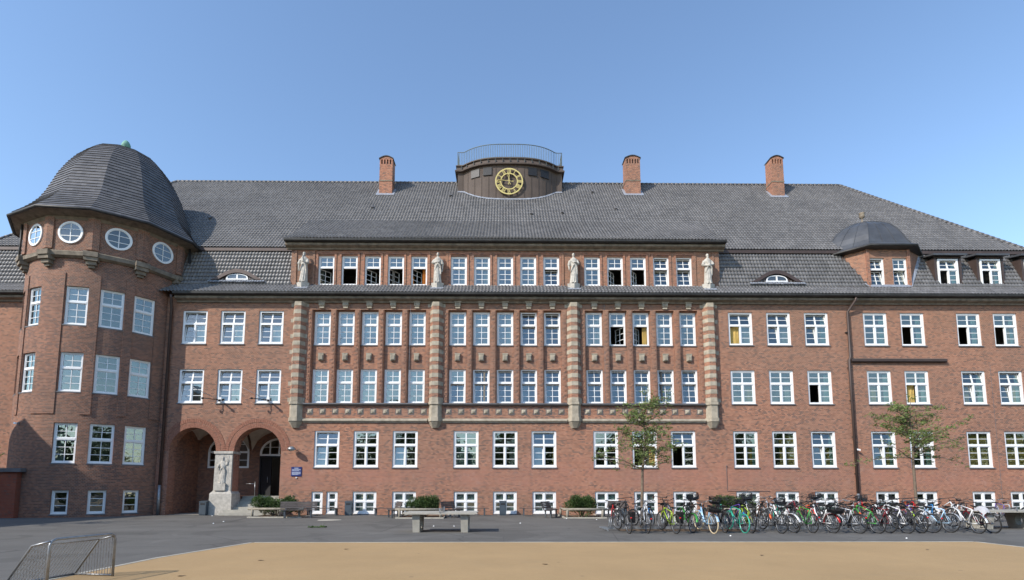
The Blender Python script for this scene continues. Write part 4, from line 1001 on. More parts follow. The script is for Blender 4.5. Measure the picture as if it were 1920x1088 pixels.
# wall lamp, security camera, blue sign, flag brackets: fixed to the school but things of their own
l = tag(empty('wall_lamp', (-13.53, D, 4.16)), 'grey dome-shaped wall lamp on the brick above the blue sign', 'wall lamp')
q = MB(); q.lathe([(.0, .2), (.12, .18), (.22, .1), (.26, 0), (.25, -.02)], (0, -.42, 0), 16); q.build('lamp_shade', M['galv_dark'], l)
q = MB(); q.lathe([(.21, 0), (.16, -.07), (.0, -.1)], (0, -.42, -.01), 14); q.build('lamp_glass', M['cloth'], l)
q = MB(); q.tube([(0, 0, .05), (0, -.2, .16), (0, -.42, .18)], .025, 6); q.build('bracket', M['galv_dark'], l)
s = tag(empty('information_sign', (-13.32, D, 2.76)), 'navy blue enamel information sign with lines of white text beside the entrance', 'sign')
q = MB(); q.box(-.33, .33, -.04, 0, -.3, .3); q.build('sign_panel', M['signblue'], s)
q = MB(); rnd = random.Random(3)
q.box(-.13, .13, -.044, -.04, .2, .235)
for k in range(9):
    z = .13-k*.042; x = -.28
    if k in (3,): continue
    end = .28 if k not in (2, 8) else rnd.uniform(0, .2)
    while x < end:
        wl = rnd.uniform(.03, .09); q.box(x, min(end, x+wl), -.044, -.04, z, z+.022); x += wl+.014
q.build('lettering', M['lettering'], s)
q = MB(); q.lathe([(0, .055), (.05, .02), (.055, -.02), (0, -.055)], (0, -.03, 0), 12); tag(q.build('intercom', M['white'], None, (-13.3, D, 2.36)), 'small round white disc on the brick just under the blue sign', 'doorbell')
for nm, x, y, z, side, lab in (('security_camera', 23.05, D, 4.2, 1, 'white security camera on the wall beside the right downpipe'), ('security_camera', -28.55, 31.47, 5.5, 1, 'small security camera on the round tower beside the ground floor window')):
    c = tag(empty(nm, (x, y, z)), lab, 'camera')
    q = MB(); q.box(-.05, .05, -.04, 0, -.08, .08); q.tube([(0, 0, 0), (0, -.18, -.04)], .02, 6); q.build('bracket', M['galv_dark'], c)
    q = MB(); q.obox((-.02, -.22, -.02), (.08, -.04, -.02), (.02, .045, 0), (0, .01, .045)); q.build('camera_housing', M['white'], c)
for x, tx, lab in ((-18.46, -1, 'black flagpole holder with bare slanting pole, left of the two above the arches'), (-15.35, -1, 'black flagpole holder with bare slanting pole, right of the two above the arches')):
    f = tag(empty('flagpole_holder', (x, D, 7.42)), lab, 'flagpole'); f['group'] = 'flagpole holders above the entrance arches'
    q = MB(); q.box(-.09, .09, -.05, 0, -.16, .16); q.build('wall_plate', M['white'], f)
    q = MB(); q.tube([(0, -.02, 0), (.2, -.5, -.12)], .05, 8); q.tube([(0, -.1, -.03), (-.5, -.62, -.02), (-.72, -.7, .0)], .028, 6); q.lathe([(.0, .07), (.08, .03), (.08, -.06), (0, -.08)], (-.75, -.7, 0), 8); q.lathe([(.0, .07), (.08, .03), (.08, -.06), (0, -.08)], (.22, -.52, -.12), 8); q.build('bracket', M['black'], f)
    q = MB(); q.tube([(.05, -.2, -.05), (-1.2, -1.1, .62)], .016, 6); q.build('pole', M['galv_dark'], f)

# ================================================================== STATUES
SX = [(-13.45, 1, 'weathered stone statue holding a hand to its chin, left end of the upper ledge'), (-4.46, 2, 'robed stone statue with one arm folded, between the first two window groups'),
      (4.7, 3, 'robed stone statue clutching its cloak, between the centre and right window groups'), (13.8, 4, 'bearded stone statue with clasped hands, right end of the upper ledge')]
for x, pose, lab in SX:
    s = tag(empty('statue', (x, 34.62, 15.05)), lab, 'statue', 'stone statues along the upper ledge')
    q = MB(); P = [(-.42, .1), (-.42, -.05), (0, -.34), (.42, -.05), (.42, .1)]
    for i in range(4):
        (a, b), (c, d) = P[i], P[i+1]; q.quad((a*.7, b*.7, -.5), (c*.7, d*.7, -.5), (c, d, .32), (a, b, .32))
    q.quad(*[(a, b, .32) for a, b in P]); q.build('pedestal', M['stone_pale'], s)
    fig_obj('figure', figure(pose, 2.2), M['stone_pale'], .028, s, (0, .02, .3))
    q = MB(); q.obox((0, -.32, -.13), (.42, 0, 0), (0, .14, .1), (0, -.02, .02)); q.build('flashing', M['lead'], s)
    q = MB(); 

# ================================================================== ROUND TOWER
TX, TY, TR = 0, 0, 4.45
tower = tag(empty('round_tower', (-26.72, 35.73, -.05)), 'round brick stair tower with dark tiled dome and green finial', 'tower')
tower.scale = (1.03, 1.03, 1.03)
def cyl(u, z, d):    # u = arc length at radius TR
    a = u/TR; r = TR-d; return (TX+r*sin(a), TY-r*cos(a), z)
tm = MB(); AN = [-42.5, -20.6, 13.3, 35.6, 57.0]; hwA = 1.17/2
th = []
for a in AN:
    u = R(a)*TR
    for z in (ZR2-.02, 7.2): th.append((u-hwA, u+hwA, z, z+2.3))
    if a > 0: th.append((u-hwA, u+hwA, 3.1, 5.4)); th.append((u-.43, u+.43, .23, 1.57))
grid_wall(tm, R(-100)*TR, R(100)*TR, -.6, 15.3, th, cyl, depth=.16, du=.22)
# raised vertical strips between the window columns
for a0, a1 in ((-33.5, -28.8), (-12.6, 5.2), (21.4, 27.8), (43.6, 49.2), (64.9, 74)):
    n = max(1, int((a1-a0)/3))
    for k in range(n):
        ua, ub = R(a0+(a1-a0)*k/n)*TR, R(a0+(a1-a0)*(k+1)/n)*TR
        tm.quad(cyl(ua, 5.9, -.05), cyl(ub, 5.9, -.05), cyl(ub, 14.2, -.05), cyl(ua, 14.2, -.05), uv=[(ua, 5.9), (ub, 5.9), (ub, 14.2), (ua, 14.2)])
        tm.quad(cyl(ua, 5.9, .02), cyl(ub, 5.9, .02), cyl(ub, 5.9, -.05), cyl(ua, 5.9, -.05)); tm.quad(cyl(ua, 14.2, -.05), cyl(ub, 14.2, -.05), cyl(ub, 14.2, .02), cyl(ua, 14.2, .02))
    for e in (a0, a1):
        u = R(e)*TR; P = [cyl(u, 5.9, .0), cyl(u, 5.9, -.05), cyl(u, 14.2, -.05), cyl(u, 14.2, .0)]; tm.quad(*(P if e == a0 else P[::-1]))
# 12-sided upper drum
N0 = R(-38.35); VA = [N0+k*pi/6 for k in range(12)]; RD = 4.68
def dv(k, r): a = VA[k % 12]; return (TX+r*sin(a), TY-r*cos(a))
for k in range(12):
    A, B_ = dv(k, RD), dv(k+1, RD); wl = math.hypot(B_[0]-A[0], B_[1]-A[1])
    tm.quad((*A, 15.5), (*B_, 15.5), (*B_, 17.9), (*A, 17.9), uv=[(0, 15.5), (wl, 15.5), (wl, 17.9), (0, 17.9)])
    # corner pilasters
    for s in (-1, 1):
        C = Vector((*dv(k, RD), 0)); E2 = Vector((*dv(k+s, RD), 0)); d = (E2-C).normalized(); n = Vector((sin(VA[k]+s*pi/12), -cos(VA[k]+s*pi/12), 0))
        c = C+d*.14; tm.obox((c.x+n.x*.03, c.y+n.y*.03, 16.75), d*.16, n*.05, (0, 0, 1.14))
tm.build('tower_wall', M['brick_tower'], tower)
bd = MB()
for k in range(12):
    for (r0, z0), (r1, z1) in (((4.66, 15.1), (4.84, 15.2)), ((4.84, 15.2), (4.86, 15.42)), ((4.86, 15.42), (4.72, 15.52))):
        bd.quad((*dv(k, r0), z0), (*dv(k+1, r0), z0), (*dv(k+1, r1), z1), (*dv(k, r1), z1))
    bd.quad((*dv(k, 4.2), 15.1), (*dv(k+1, 4.2), 15.1), (*dv(k+1, 4.66), 15.1), (*dv(k, 4.66), 15.1))
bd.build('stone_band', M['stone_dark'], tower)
for k in range(5):
    a = VA[k]; cb = MB(); d = Vector((sin(a), -cos(a), 0)); t = Vector((cos(a), sin(a), 0)); c = Vector((TX, TY, 0))
    for r, z, hh, hw in ((4.75, 15.05, .12, .34), (4.62, 14.83, .12, .25), (4.5, 14.66, .1, .16)):
        p = c+d*(r-.12); cb.obox((p.x, p.y, z), t*hw, d*.24, (0, 0, hh))
    p = c+d*4.78; cb.obox((p.x, p.y, 15.3), t*.36, d*.16, (0, 0, .15))
    cb.build('corner_corbel', M['stone_dark'], tower)
# eaves and gutter
ev = MB()
for k in range(12):
    ev.quad((*dv(k, 4.6), 17.55), (*dv(k+1, 4.6), 17.55), (*dv(k+1, 5.4), 17.72), (*dv(k, 5.4), 17.72)); ev.quad((*dv(k, 4.68), 17.4), (*dv(k+1, 4.68), 17.4), (*dv(k+1, 4.8), 17.57), (*dv(k, 4.8), 17.57))
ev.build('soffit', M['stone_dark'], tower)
ev = MB(); ev.tube([(*dv(k, 5.5), 17.76) for k in range(12)], .09, 8, closed=True); ev.build('gutter', M['gutter'], tower)
# dome of courses of flat tiles
dp_ = [(5.5, 17.82), (5.31, 18.1), (4.97, 18.5), (4.6, 19.0), (4.25, 19.6), (3.98, 20.3), (3.75, 21.1), (3.49, 22), (3.13, 22.9), (2.73, 23.7), (2.25, 24.4), (1.78, 24.9), (.95, 25.22), (.05, 25.35)]
def doff(z): t = (z-17.82)/7.4; return Vector((-.92*t, 1.29*t))
Ls = [0]
for (a, b), (c, d) in zip(dp_, dp_[1:]): Ls.append(Ls[-1]+math.hypot(c-a, d-b))
def dat(s):
    for i in range(len(Ls)-1):
        if s <= Ls[i+1]+1e-9: break
    t = (s-Ls[i])/(Ls[i+1]-Ls[i]); (a, b), (c, d) = dp_[i], dp_[i+1]; L_ = math.hypot(c-a, d-b)
    return a+(c-a)*t, b+(d-b)*t, (d-b)/L_, -(c-a)/L_
dmm = MB(); rows = int(Ls[-1]/.27)
for r in range(rows):
    s0, s1 = Ls[-1]*r/rows, Ls[-1]*(r+1)/rows; a, b = dat(s0), dat(s1); e = .045
    ra, za = a[0]+a[2]*e, a[1]+a[3]*e; rb, zb = b[0], b[1]
    for k in range(12):
        n = max(1, round(ra*.52/.3))
        for j in range(n):
            def pt(r_, z, q): p = Vector(dv(k, r_)).lerp(Vector(dv(k+1, r_)), q)+doff(z); return (p.x, p.y, z)
            q0, q1 = j/n, (j+1)/n; jt = random.uniform(-.006, .006)
            dmm.quad(pt(ra+jt, za, q0), pt(ra+jt, za, q1), pt(rb, zb, q1), pt(rb, zb, q0), uv=[(j+k*20+.5, r+.5)]*4)
            dmm.quad(pt(a[0]-.02, a[1]-.01, q0), pt(a[0]-.02, a[1]-.01, q1), pt(ra+jt, za, q1), pt(ra+jt, za, q0), uv=[(j+k*20+.5, r+.5)]*4)
dmm.build('dome_roof', M['tile_dome'], tower)
fn = MB(); fn.lathe([(.42, -.12), (.36, .0), (.2, .1), (.19, .22), (.27, .32), (.28, .48), (.2, .66), (.1, .78), (.0, .82)], (TX-.94, TY+1.2, 25.5), 14); fn.build('finial', M['verdigris'], tower)
dpp = MB(); a = VA[4]+.12; p = (TX+4.85*sin(a), TY-4.85*cos(a)); dpp.tube([(p[0], p[1], 17.7), (p[0]+.1, p[1], 15.0)], .07, 8); dpp.build('downpipe', M['gutter'], tower)
dpp = MB(); a = VA[0]-.1; p = (TX+4.8*sin(a), TY-4.8*cos(a)); dpp.tube([(p[0], p[1], 17.7), (p[0], p[1], 15.0)], .06, 8); dpp.build('downpipe', M['gutter'], tower)
# roundels
rf = MB(); ring(rf, .57, .67, -.07, .03, 40); ring(rf, .54, .58, -.05, .0, 40)
for x in (0,): rf.box(x-.022, x+.022, -.05, -.01, -.56, .56)
for z in (-.2, .2): rf.box(-.54, .54, -.048, -.012, z-.018, z+.018)
rfm = rf.data('round_window', M['white']); rp = MB(); rp.mesh([(.57*sin(2*pi*k/32), -.03, .57*cos(2*pi*k/32)) for k in range(32)], [tuple(range(32))]); rpm = rp.data('pane', M['glass'])
rk = MB(); rk.mesh([(.6*sin(2*pi*k/32), -.008, .6*cos(2*pi*k/32)) for k in range(32)], [tuple(range(32))]); rkm = rk.data('unlit_room_disc', M['dark'])  # dark disc over the brick, imitating the unlit room behind each roundel
for k in range(-1, 4):
    a = VA[0]+(k+.5)*pi/6; r = RD*cos(pi/12)
    o = place('round_window', rfm, tower, (TX+r*sin(a), TY-r*cos(a), 16.62), a); place('pane', rpm, o); place('unlit_room_disc', rkm, o)
for a in AN:
    rr_ = TR-.13; x, y = TX+rr_*sin(R(a)), TY-rr_*cos(R(a))
    window(tower, x, y, ZR2-.02, W_TOW, 'cc', rz=R(a)); window(tower, x, y, 7.2, W_TOW, 'cc', HB if a == 57.0 else (), rz=R(a))
    if a > 0:
        window(tower, x, y, 3.1, W_TOW, 'cc', ((0, .35, 0, 1, 'cloth'),) if a < 20 else (), rz=R(a)); window(tower, x, y, .23, W_TOWB, 'c', ((0, 1, .4, .65, 'greyblind'),) if 20 < a < 40 else (), rz=R(a), name='basement_window')
ti = MB()   # dark stair core and landings
ti.lathe([(2.6, -.3), (2.6, 15)], (TX, TY, 0), 24); 
for z in (2.4, 6.4, 10.4, 14.4): ti.lathe([(2.5, z), (4.2, z), (4.2, z+.25), (2.5, z+.25)], (TX, TY, 0), 36)
ti.build('stair_core', M['room'], tower)

# ================================================================== ANNEX, NEIGHBOUR
an = tag(empty('brick_annex', (-30.15, 31.6, 0)), 'low flat-roofed annex of bright red brick beside the round tower', 'annex')
q = MB(); q.box(-4.5, 2.2, -.6, 3.2, -.1, 2.62); q.build('annex_wall', M['brick_annex'], an)
q = MB(); q.box(-4.6, 2.5, -.75, 3.3, 2.62, 2.84); q.build('coping', M['slate'], an)
q = MB(); q.tube([(.75, -.64, 2.6), (.75, -.64, .0)], .03, 6); q.build('downpipe', M['slate'], an)
nb = tag(empty('side_wing', (-42, 12, 0)), 'brick side wing beyond the left edge, casting its shadow on the tower base', 'building')
q = MB(); q.box(-6, 6, -15, 13, -.1, 12.9); q.build('wing_wall', M['brick'], nb)
q = MB(); q.mesh([(-6.2, -15.2, 12.9), (6.1, -15.2, 12.9), (6.1, 13.1, 12.9), (-6.2, 13.1, 12.9), (0, -8.5, 16.6), (0, 6.0, 16.6)], [(0, 1, 4), (1, 2, 5, 4), (2, 3, 5), (3, 0, 4, 5), (3, 2, 1, 0)]); q.build('wing_roof', M['tile'], nb)

# ================================================================== VEGETATION
def leaves(mb, c, r, n, size, rnd, squash=.7):
    for _ in range(n):
        v = Vector((rnd.gauss(0, 1), rnd.gauss(0, 1), rnd.gauss(0, 1)*squash)); v = v.normalized()*r*rnd.random()**.5 if v.length else v
        p = Vector(c)+v; a = Vector((rnd.gauss(0, 1), rnd.gauss(0, 1), rnd.gauss(0, .6))).normalized(); b = a.orthogonal().normalized(); b = (Matrix.Rotation(rnd.uniform(0, 6.28), 3, a) @ b)
        s = size*rnd.uniform(.7, 1.3); mb.quad(p-a*s, p+b*s*.42, p+a*s, p-b*s*.42)
def young_tree(name, loc, seed, label, H=5.2, trunk=2.05, spread=1.9, nb_=15, lean=0, group=None, side=None, dens=1.):
    rnd = random.Random(seed); t = tag(empty(name, loc), label, 'tree', group); tk = MB(); lf = MB(); tw = MB()
    top = Vector((lean, 0, H)); pts = [Vector((0, 0, 0)), Vector((.02+lean*.1, 0, 1.0)), Vector((lean*.3, .02, trunk)), Vector((lean*.5+.05, 0, trunk+1)), Vector((lean*.8-.04, .05, H*.8)), top]
    tk.tube(pts, [.085, .065, .055, .042, .022, .008], 8)
    def P(f):
        f *= len(pts)-1; i = min(int(f), len(pts)-2); return pts[i].lerp(pts[i+1], f-i)
    for k in range(nb_):
        f = .42+.5*k/nb_; s = P(f); ang = rnd.uniform(0, 2*pi) if k % 3 else rnd.choice((0, pi))+rnd.uniform(-.5, .5)
        L = spread*(1.05-.62*(k/nb_))*rnd.uniform(.55, 1.15); up = rnd.uniform(.1, .65)
        if side is not None and cos(ang)*side < 0: ang = pi-ang
        d = Vector((cos(ang), sin(ang), up)); q = [s]; n = 5
        for j in range(n):
            d = (d+Vector((rnd.uniform(-.25, .25), rnd.uniform(-.25, .25), rnd.uniform(-.2, .12)))).normalized(); q.append(q[-1]+d*L/n)
        tw.tube(q, [.022*(1-j/6)+.004 for j in range(n+1)], 5)
        for j in range(1, n+1):
            for _ in range(2):
                e = q[j]; dd = Vector((rnd.uniform(-1, 1), rnd.uniform(-1, 1), rnd.uniform(-.3, .5))).normalized(); l2 = rnd.uniform(.2, .5)
                e2 = e+dd*l2; tw.tube([e, e2], [.007, .003], 4, cap=False)
                leaves(lf, e.lerp(e2, .7), rnd.uniform(.12, .24), int(rnd.uniform(9, 22)*dens), .05, rnd, .5)
    leaves(lf, top, .3, 50, .05, rnd)
    tk.build('trunk', M['bark'], t); tw.build('branches', M['bark'], t); lf.build('crown', M['leaf'], t); return t
young_tree('young_tree', (5.62, 22.0, 0), 11, 'thin young tree with sparse crown rising from the left bicycle rack', 5.7, 2.35, 1.95, 34, lean=.35, dens=.95)
young_tree('young_tree', (19.0, 24.6, 0), 24, 'thin young tree with wide flat crown behind the bicycles on the right', 5.9, 2.9, 2.5, 34, lean=.15, dens=1.15)
young_tree('young_tree', (-24.6, 23.5, 0), 5, 'young tree at the left edge, only a few leafy twigs in view', 4.4, 2.0, 2.4, 12, dens=.8, side=1)
def bush(loc, rx, ry, h, seed, label, n=9000):
    rnd = random.Random(seed); b = tag(empty('bush', loc), label, 'bush', 'clipped evergreen bushes in timber-railed beds'); lf = MB()
    blobs = [(rnd.uniform(-.75, .75)*rx, rnd.uniform(-.6, .6)*ry, rnd.uniform(.3, .72)*h, rnd.uniform(.28, .42)) for _ in range(26)]
    for _ in range(n):
        bx, by, bz, br = rnd.choice(blobs); v = Vector((rnd.gauss(0, 1), rnd.gauss(0, 1), rnd.gauss(0, 1))).normalized()*br*rnd.uniform(.6, 1.05)
        p = Vector((bx+v.x, by+v.y, max(.04, bz+v.z*.95))); a = (v.normalized()+Vector((rnd.gauss(0, .5), rnd.gauss(0, .5), .5+rnd.gauss(0, .4)))).normalized(); q = a.orthogonal().normalized(); q = Matrix.Rotation(rnd.uniform(0, 6.28), 3, a) @ q
        s = rnd.uniform(.035, .075); lf.quad(p-a*s*.5, p+q*s*.35, p+a*s*1.2, p-q*s*.35)
    st = MB()
    for _ in range(14): 
        bx, by, bz, br = rnd.choice(blobs); st.tube([(bx*.15, by*.15, 0), (bx*.7, by*.7, bz*.6), (bx, by, bz)], [.03, .02, .01], 5)
    st.build('stems', M['bark'], b); lf.build('foliage', M['bush'], b)
bush((-13.55, 32.3, 0), 1.6, .8, 1.35, 1, 'low dark green bush behind the rail by the entrance steps')
bush((-4.75, 31.6, 0), .95, .8, 1.4, 2, 'round dark green bush behind the concrete table tennis table')
bush((4.55, 31.7, 0), .95, .8, 1.4, 3, 'round dark green bush just left of the bicycle rack')
bush((13.6, 31.6, 0), 1.3, .8, 1.35, 4, 'dark green bush behind the bicycles near the centre of the rack')
# woodland behind the photographer (seen in the lower window panes)
wl = MB(); rnd = random.Random(9)
for _ in range(17000):
    x = rnd.uniform(-120, 130); top = 13+(2.5 if x > 15 else 0)+4*sin(x*.21)+2.5*sin(x*.53+1)+rnd.uniform(-1.5, 1.5); z = rnd.uniform(.5, max(2, top)); y = -42+rnd.uniform(-3, 3)
    a = Vector((rnd.gauss(0, 1), rnd.gauss(0, .4), rnd.gauss(0, 1))).normalized(); b_ = Vector((-a.z, rnd.gauss(0, .4), a.x)).normalized(); s = rnd.uniform(.4, .9); p = Vector((x, y, z)); wl.quad(p-a*s, p+b_*s*.7, p+a*s, p-b_*s*.7)
tag(wl.build('far_woodland', M['wood_leaf']), 'tree belt across the yard mirrored in the lower windows', 'trees', kind='stuff')

# planting beds
for i, (x0, x1, y0, y1, lab) in enumerate(((-14.6, -11.7, 31.1, 34.2, 'beside the entrance steps'), (-5.95, -3.45, 30.2, 34.2, 'behind the concrete table'), (3.5, 5.7, 30.3, 34.2, 'left of the bicycle rack'), (12.2, 15.2, 30.3, 34.2, 'behind the bicycles'))):
    o = sheet('planting_bed', [(x0, y0), (x1, y0), (x1, y1), (x0, y1)], .012, M['soil'])
    q = MB(); t = .1
    q.box(x0-t, x1+t, y0-t, y0, -.05, .07); q.box(x0-t, x0, y0, y1, -.05, .07); q.box(x1, x1+t, y0, y1, -.05, .07); k_ = q.build('bed_kerb', M['kerb']); k_['kind'] = 'structure'
    rl = tag(empty('timber_rail', ((x0+x1)/2, y0+.12, 0)), 'low weathered timber rail round the bush bed '+lab, 'rail', 'timber rails around the bush beds')
    hw = (x1-x0)/2-.05; q = MB(); q.tube([(-hw-.2, -.0, .5), (hw+.2, 0, .5)], .07, 8); q.build('rail', M['wood'], rl)
    q = MB(); q.tube([(-hw-.12, 0, .5), (-hw-.12, 2.0, .5)], .06, 8); q.build('rail', M['wood'], rl)
    for x in (-hw+.05, hw-.05):
        q = MB(); q.tube([(x, 0, 0), (x, 0, .48)], .075, 8); q.build('post', M['wood'], rl)
    q = MB(); q.tube([(-hw-.12, 2.0, 0), (-hw-.12, 2.0, .48)], .07, 8); q.build('post', M['wood'], rl)

# ================================================================== BENCHES, BINS, TABLES
def bench(loc, rz, label, L=1.8, back=True):
    b = tag(empty('park_bench' if back else 'backless_bench', loc, rz), label, 'bench', 'benches with backs beside the bush beds' if back else 'backless benches along the wall')
    s = MB()
    for k in range(5): s.box(-L/2, L/2, -.22+k*.095, -.14+k*.095, .44, .475)
    s.build('seat', M['bench'], b)
    if back:
        s = MB()
        for k in range(4):
            z = .55+k*.1; y = .25+(z-.45)*.28; s.obox((0, y, z+.03), (L/2, 0, 0), (0, .012, -.003), (0, .011, .042))
        s.build('backrest', M['bench'], b)
    for x in (-L/2+.3, L/2-.3):
        s = MB(); s.box(x-.04, x+.04, -.18, -.1, 0, .44); s.box(x-.04, x+.04, .14, .2, 0, .44); s.box(x-.045, x+.045, -.2, .22, .4, .44)
        if back: s.obox((x, .33, .68), (.03, 0, 0), (0, .02, -.005), (0, .07, .25))
        s.build('leg', M['benchleg'], b)
    return b
for x, lab in ((-11.25, 'backless wall bench below the pair of slim basement windows'), (-7.1, 'backless wall bench left of the bush behind the table'), (-2.05, 'backless wall bench right of the bush behind the table'), (2.1, 'backless wall bench left of the bush beside the bicycle rack')):
    bench((x, 33.55, 0), 0, lab, 2.3, False)
bench((-11.75, 30.9, 0), R(14), 'dark slatted bench with a back right of the entrance bush', 2.0)
bench((-6.4, 31.2, 0), R(-68), 'dark slatted bench turned sideways, left of the table bush', 1.7)
bench((-2.95, 31.2, 0), R(68), 'dark slatted bench turned sideways, right of the table bush', 1.7)
bench((2.75, 31.2, 0), R(-72), 'dark slatted bench turned sideways, left of the bush by the racks', 1.7).rotation_euler = (0, 0, R(68))
bench((6.3, 31.4, 0), R(-66), 'dark slatted bench turned sideways, partly hidden by the first bicycles', 1.7)
for x, y, lab in ((-18.85, 34.05, 'blue-grey litter bin at the foot of the carved pillar'), (-9.72, 33.9, 'blue-grey litter bin between the first wall benches'), (-.05, 33.8, 'blue-grey litter bin under the centre basement window'), (7.4, 33.4, 'blue-grey litter bin behind the left bicycle rack')):
    b = tag(empty('litter_bin', (x, y, 0)), lab, 'bin', 'blue-grey litter bins')
    q = MB(); q.box(-.21, .21, -.19, .19, .06, .82); q.box(-.18, .18, -.16, .16, 0, .06); q.build('bin_body', M['bin'], b)
    q = MB(); q.obox((0, 0, .87), (.23, 0, 0), (0, .2, .02), (0, 0, .03)); q.build('lid', M['bin'], b)
    q = MB(); q.box(-.14, .14, -.196, -.188, .66, .76); q.build('opening', M['black'], b)
def tt_table(loc, lab, rz=0):
    t = tag(empty('table_tennis_table', loc, rz), lab, 'table', 'concrete table tennis tables')
    q = MB(); q.prism([(-1.4, .76), (-1.4, .72), (-1.3, .69), (1.3, .69), (1.4, .72), (1.4, .76)], -.77, .77); q.build('tabletop', M['concrete'], t)
    for x in (-.92, .92):
        q = MB(); w_ = .13
        q.mesh([(x-w_, -.5, 0), (x+w_, -.5, 0), (x+w_, .5, 0), (x-w_, .5, 0), (x-w_*1.1, -.62, .67), (x+w_*1.1, -.62, .67), (x+w_*1.1, .62, .67), (x-w_*1.1, .62, .67)], [(0, 1, 5, 4), (2, 3, 7, 6), (0, 3, 2, 1)])
        for s in (-1, 1):
            X = lambda z: x+s*w_*(1+.1*z/.67); O = [(-.5, 0), (.5, 0), (.62, .67), (-.62, .67)]; H_ = [(.18*sin(2*pi*k/14), .34+.17*cos(2*pi*k/14)*1.3) for k in range(14)]
            tri = tessellate_polygon([[Vector((a, b, 0)) for a, b in O], [Vector((a, b, 0)) for a, b in H_]]); pt_ = O+H_
            for f in tri: q.quad(*[(X(pt_[i][1]), pt_[i][0], pt_[i][1]) for i in f])
        for k in range(14):
            a, b = H_[k], H_[(k+1) % 14]; q.quad((x-w_, a[0], a[1]), (x-w_, b[0], b[1]), (x+w_, b[0], b[1]), (x+w_, a[0], a[1]))
        q.build('leg', M['concrete'], t)
    q = MB(); q.box(-.012, .012, -.82, .82, .77, .9)
    q = MB(); 
    for s in (-1, 1): q.box(-.02, .02, s*.78-.02, s*.78+.02, .76, .93)
    for k in range(9): q.box(-.004, .004, -.76, .76, .775+k*.016, .779+k*.016)
    q.build('net', M['galv'], t); return t
tt_table((-2.42, 21.15, 0), 'pale concrete table tennis table in the open yard before the bushes')
tt_table((21.0, 22.6, 0), 'concrete table tennis table cut by the right edge behind the last bicycle')
# manhole, litter
q = MB(); q.lathe([(0, .008), (.6, .008), (.62, 0)], (-9.3, 28.9, 0), 24); o = q.build('manhole_cover', M['kerb']); tag(o, 'pale round manhole cover in the asphalt left of the table', 'manhole cover')
rnd = random.Random(2); lit = [(-14.2, 27.5), (-13.9, 26.0), (-3.1, 24.0), (-2.2, 24.0), (-17.9, 33.3), (3.5, 30), (5.0, 29), (8, 19), (13.5, 18), (.8, 26)]
for i, (x, y) in enumerate(lit):
    q = MB(); N = 7; c = [(rnd.uniform(.025, .045)*cos(k*6.28/N), rnd.uniform(.025, .045)*sin(k*6.28/N)) for k in range(N)]
    q.mesh([(a, b, .0) for a, b in c]+[(a*.6, b*.6, .03) for a, b in c], [tuple(range(N, 2*N))]+[(k, (k+1) % N, (k+1) % N+N, k+N) for k in range(N)])
    tag(q.build('paper_scrap', M['white'], None, (x, y, 0)), 'small crumpled scrap of white paper lying on the asphalt', 'litter', 'white paper scraps on the asphalt')
q = MB(); leaves(q, (0, 0, .03), .28, 90, .05, rnd, .1); q.v = [(x*1.5, y, max(.008, z)) for x, y, z in q.v]
tag(q.build('fallen_leaves', M['bush'], None, (-8.0, 23.3, 0)), 'small heap of green leaves lying on the asphalt', 'leaves', kind='stuff')

rnd = random.Random(31)
for i, (x, y, lab) in enumerate(((-5.6, 12.6, 'dry brown leaf curled on the sand court left of centre'), (-4.3, 14.9, 'dry brown leaf near the far left of the sand court'), (.9, 11.9, 'dry brown leaf in the middle of the sand court'), (6.4, 13.4, 'dry brown leaf on the sand court in front of the bicycles'), (-6.1, 10.4, 'dry brown leaf beside the small steel goal'), (11.5, 14.6, 'dry brown leaf toward the right of the sand court'))):
    q = MB(); a = rnd.uniform(0, 6); N = 10; P = []
    for k in range(N): b = 2*pi*k/N; l, w2 = .075*cos(b), .035*sin(b)*(1+.3*cos(3*b)); P.append((l*cos(a)-w2*sin(a), l*sin(a)+w2*cos(a), .008+.25*abs(w2)+.1*l*l*10))
    q.mesh(P+[(0, 0, .01)], [(k, (k+1) % N, N) for k in range(N)]); tag(q.build('dry_leaf', M['soil'], None, (x, y, 0)), lab, 'leaf', 'dry leaves on the sand court')

# ================================================================== SMALL GOAL
gl_ = tag(empty('small_goal', (-7.52, 9.8, 0), R(-10)), 'small galvanised steel goal with barred sides at the lower left corner', 'goal')
y0, y1 = -.62, .62; H_ = .8
def bent(y): return [(0, y, 0), (0, y, H_-.1), (0, y+(.03 if y < 0 else -.03), H_-.03), (0, y+(.1 if y < 0 else -.1), H_)]
q = MB(); q.tube(bent(y0)+bent(y1)[::-1], .024, 10); q.build('goal_frame', M['galv_dark'], gl_)
A_ = [(0, .77), (-.35, .69), (-.86, .0)]
for y in (y0, y1):
    q = MB(); q.tube([(x, y, z) for x, z in A_], .019, 8); q.tube([(0, y, .03), (-.86, y, .03)], .015, 6)
    for k in range(1, 14):
        x = -k*.06; zt = .77+x*.23 if x > -.35 else .69*(x+.86)/.51
        if zt > .06: q.tube([(x, y, .03), (x, y, zt)], .006, 5)
    q.build('side_panel', M['galv_dark'], gl_)
q = MB()
for k in range(1, 20):
    y = y0+(y1-y0)*k/20; q.tube([(-.02, y, .775), (-.35, y, .69), (-.86, y, .03)], .006, 5)
q.tube([(-.35, y0, .69), (-.35, y1, .69)], .012, 6); q.tube([(-.86, y0, .03), (-.86, y1, .03)], .018, 6)
q.build('back_panel', M['galv_dark'], gl_)

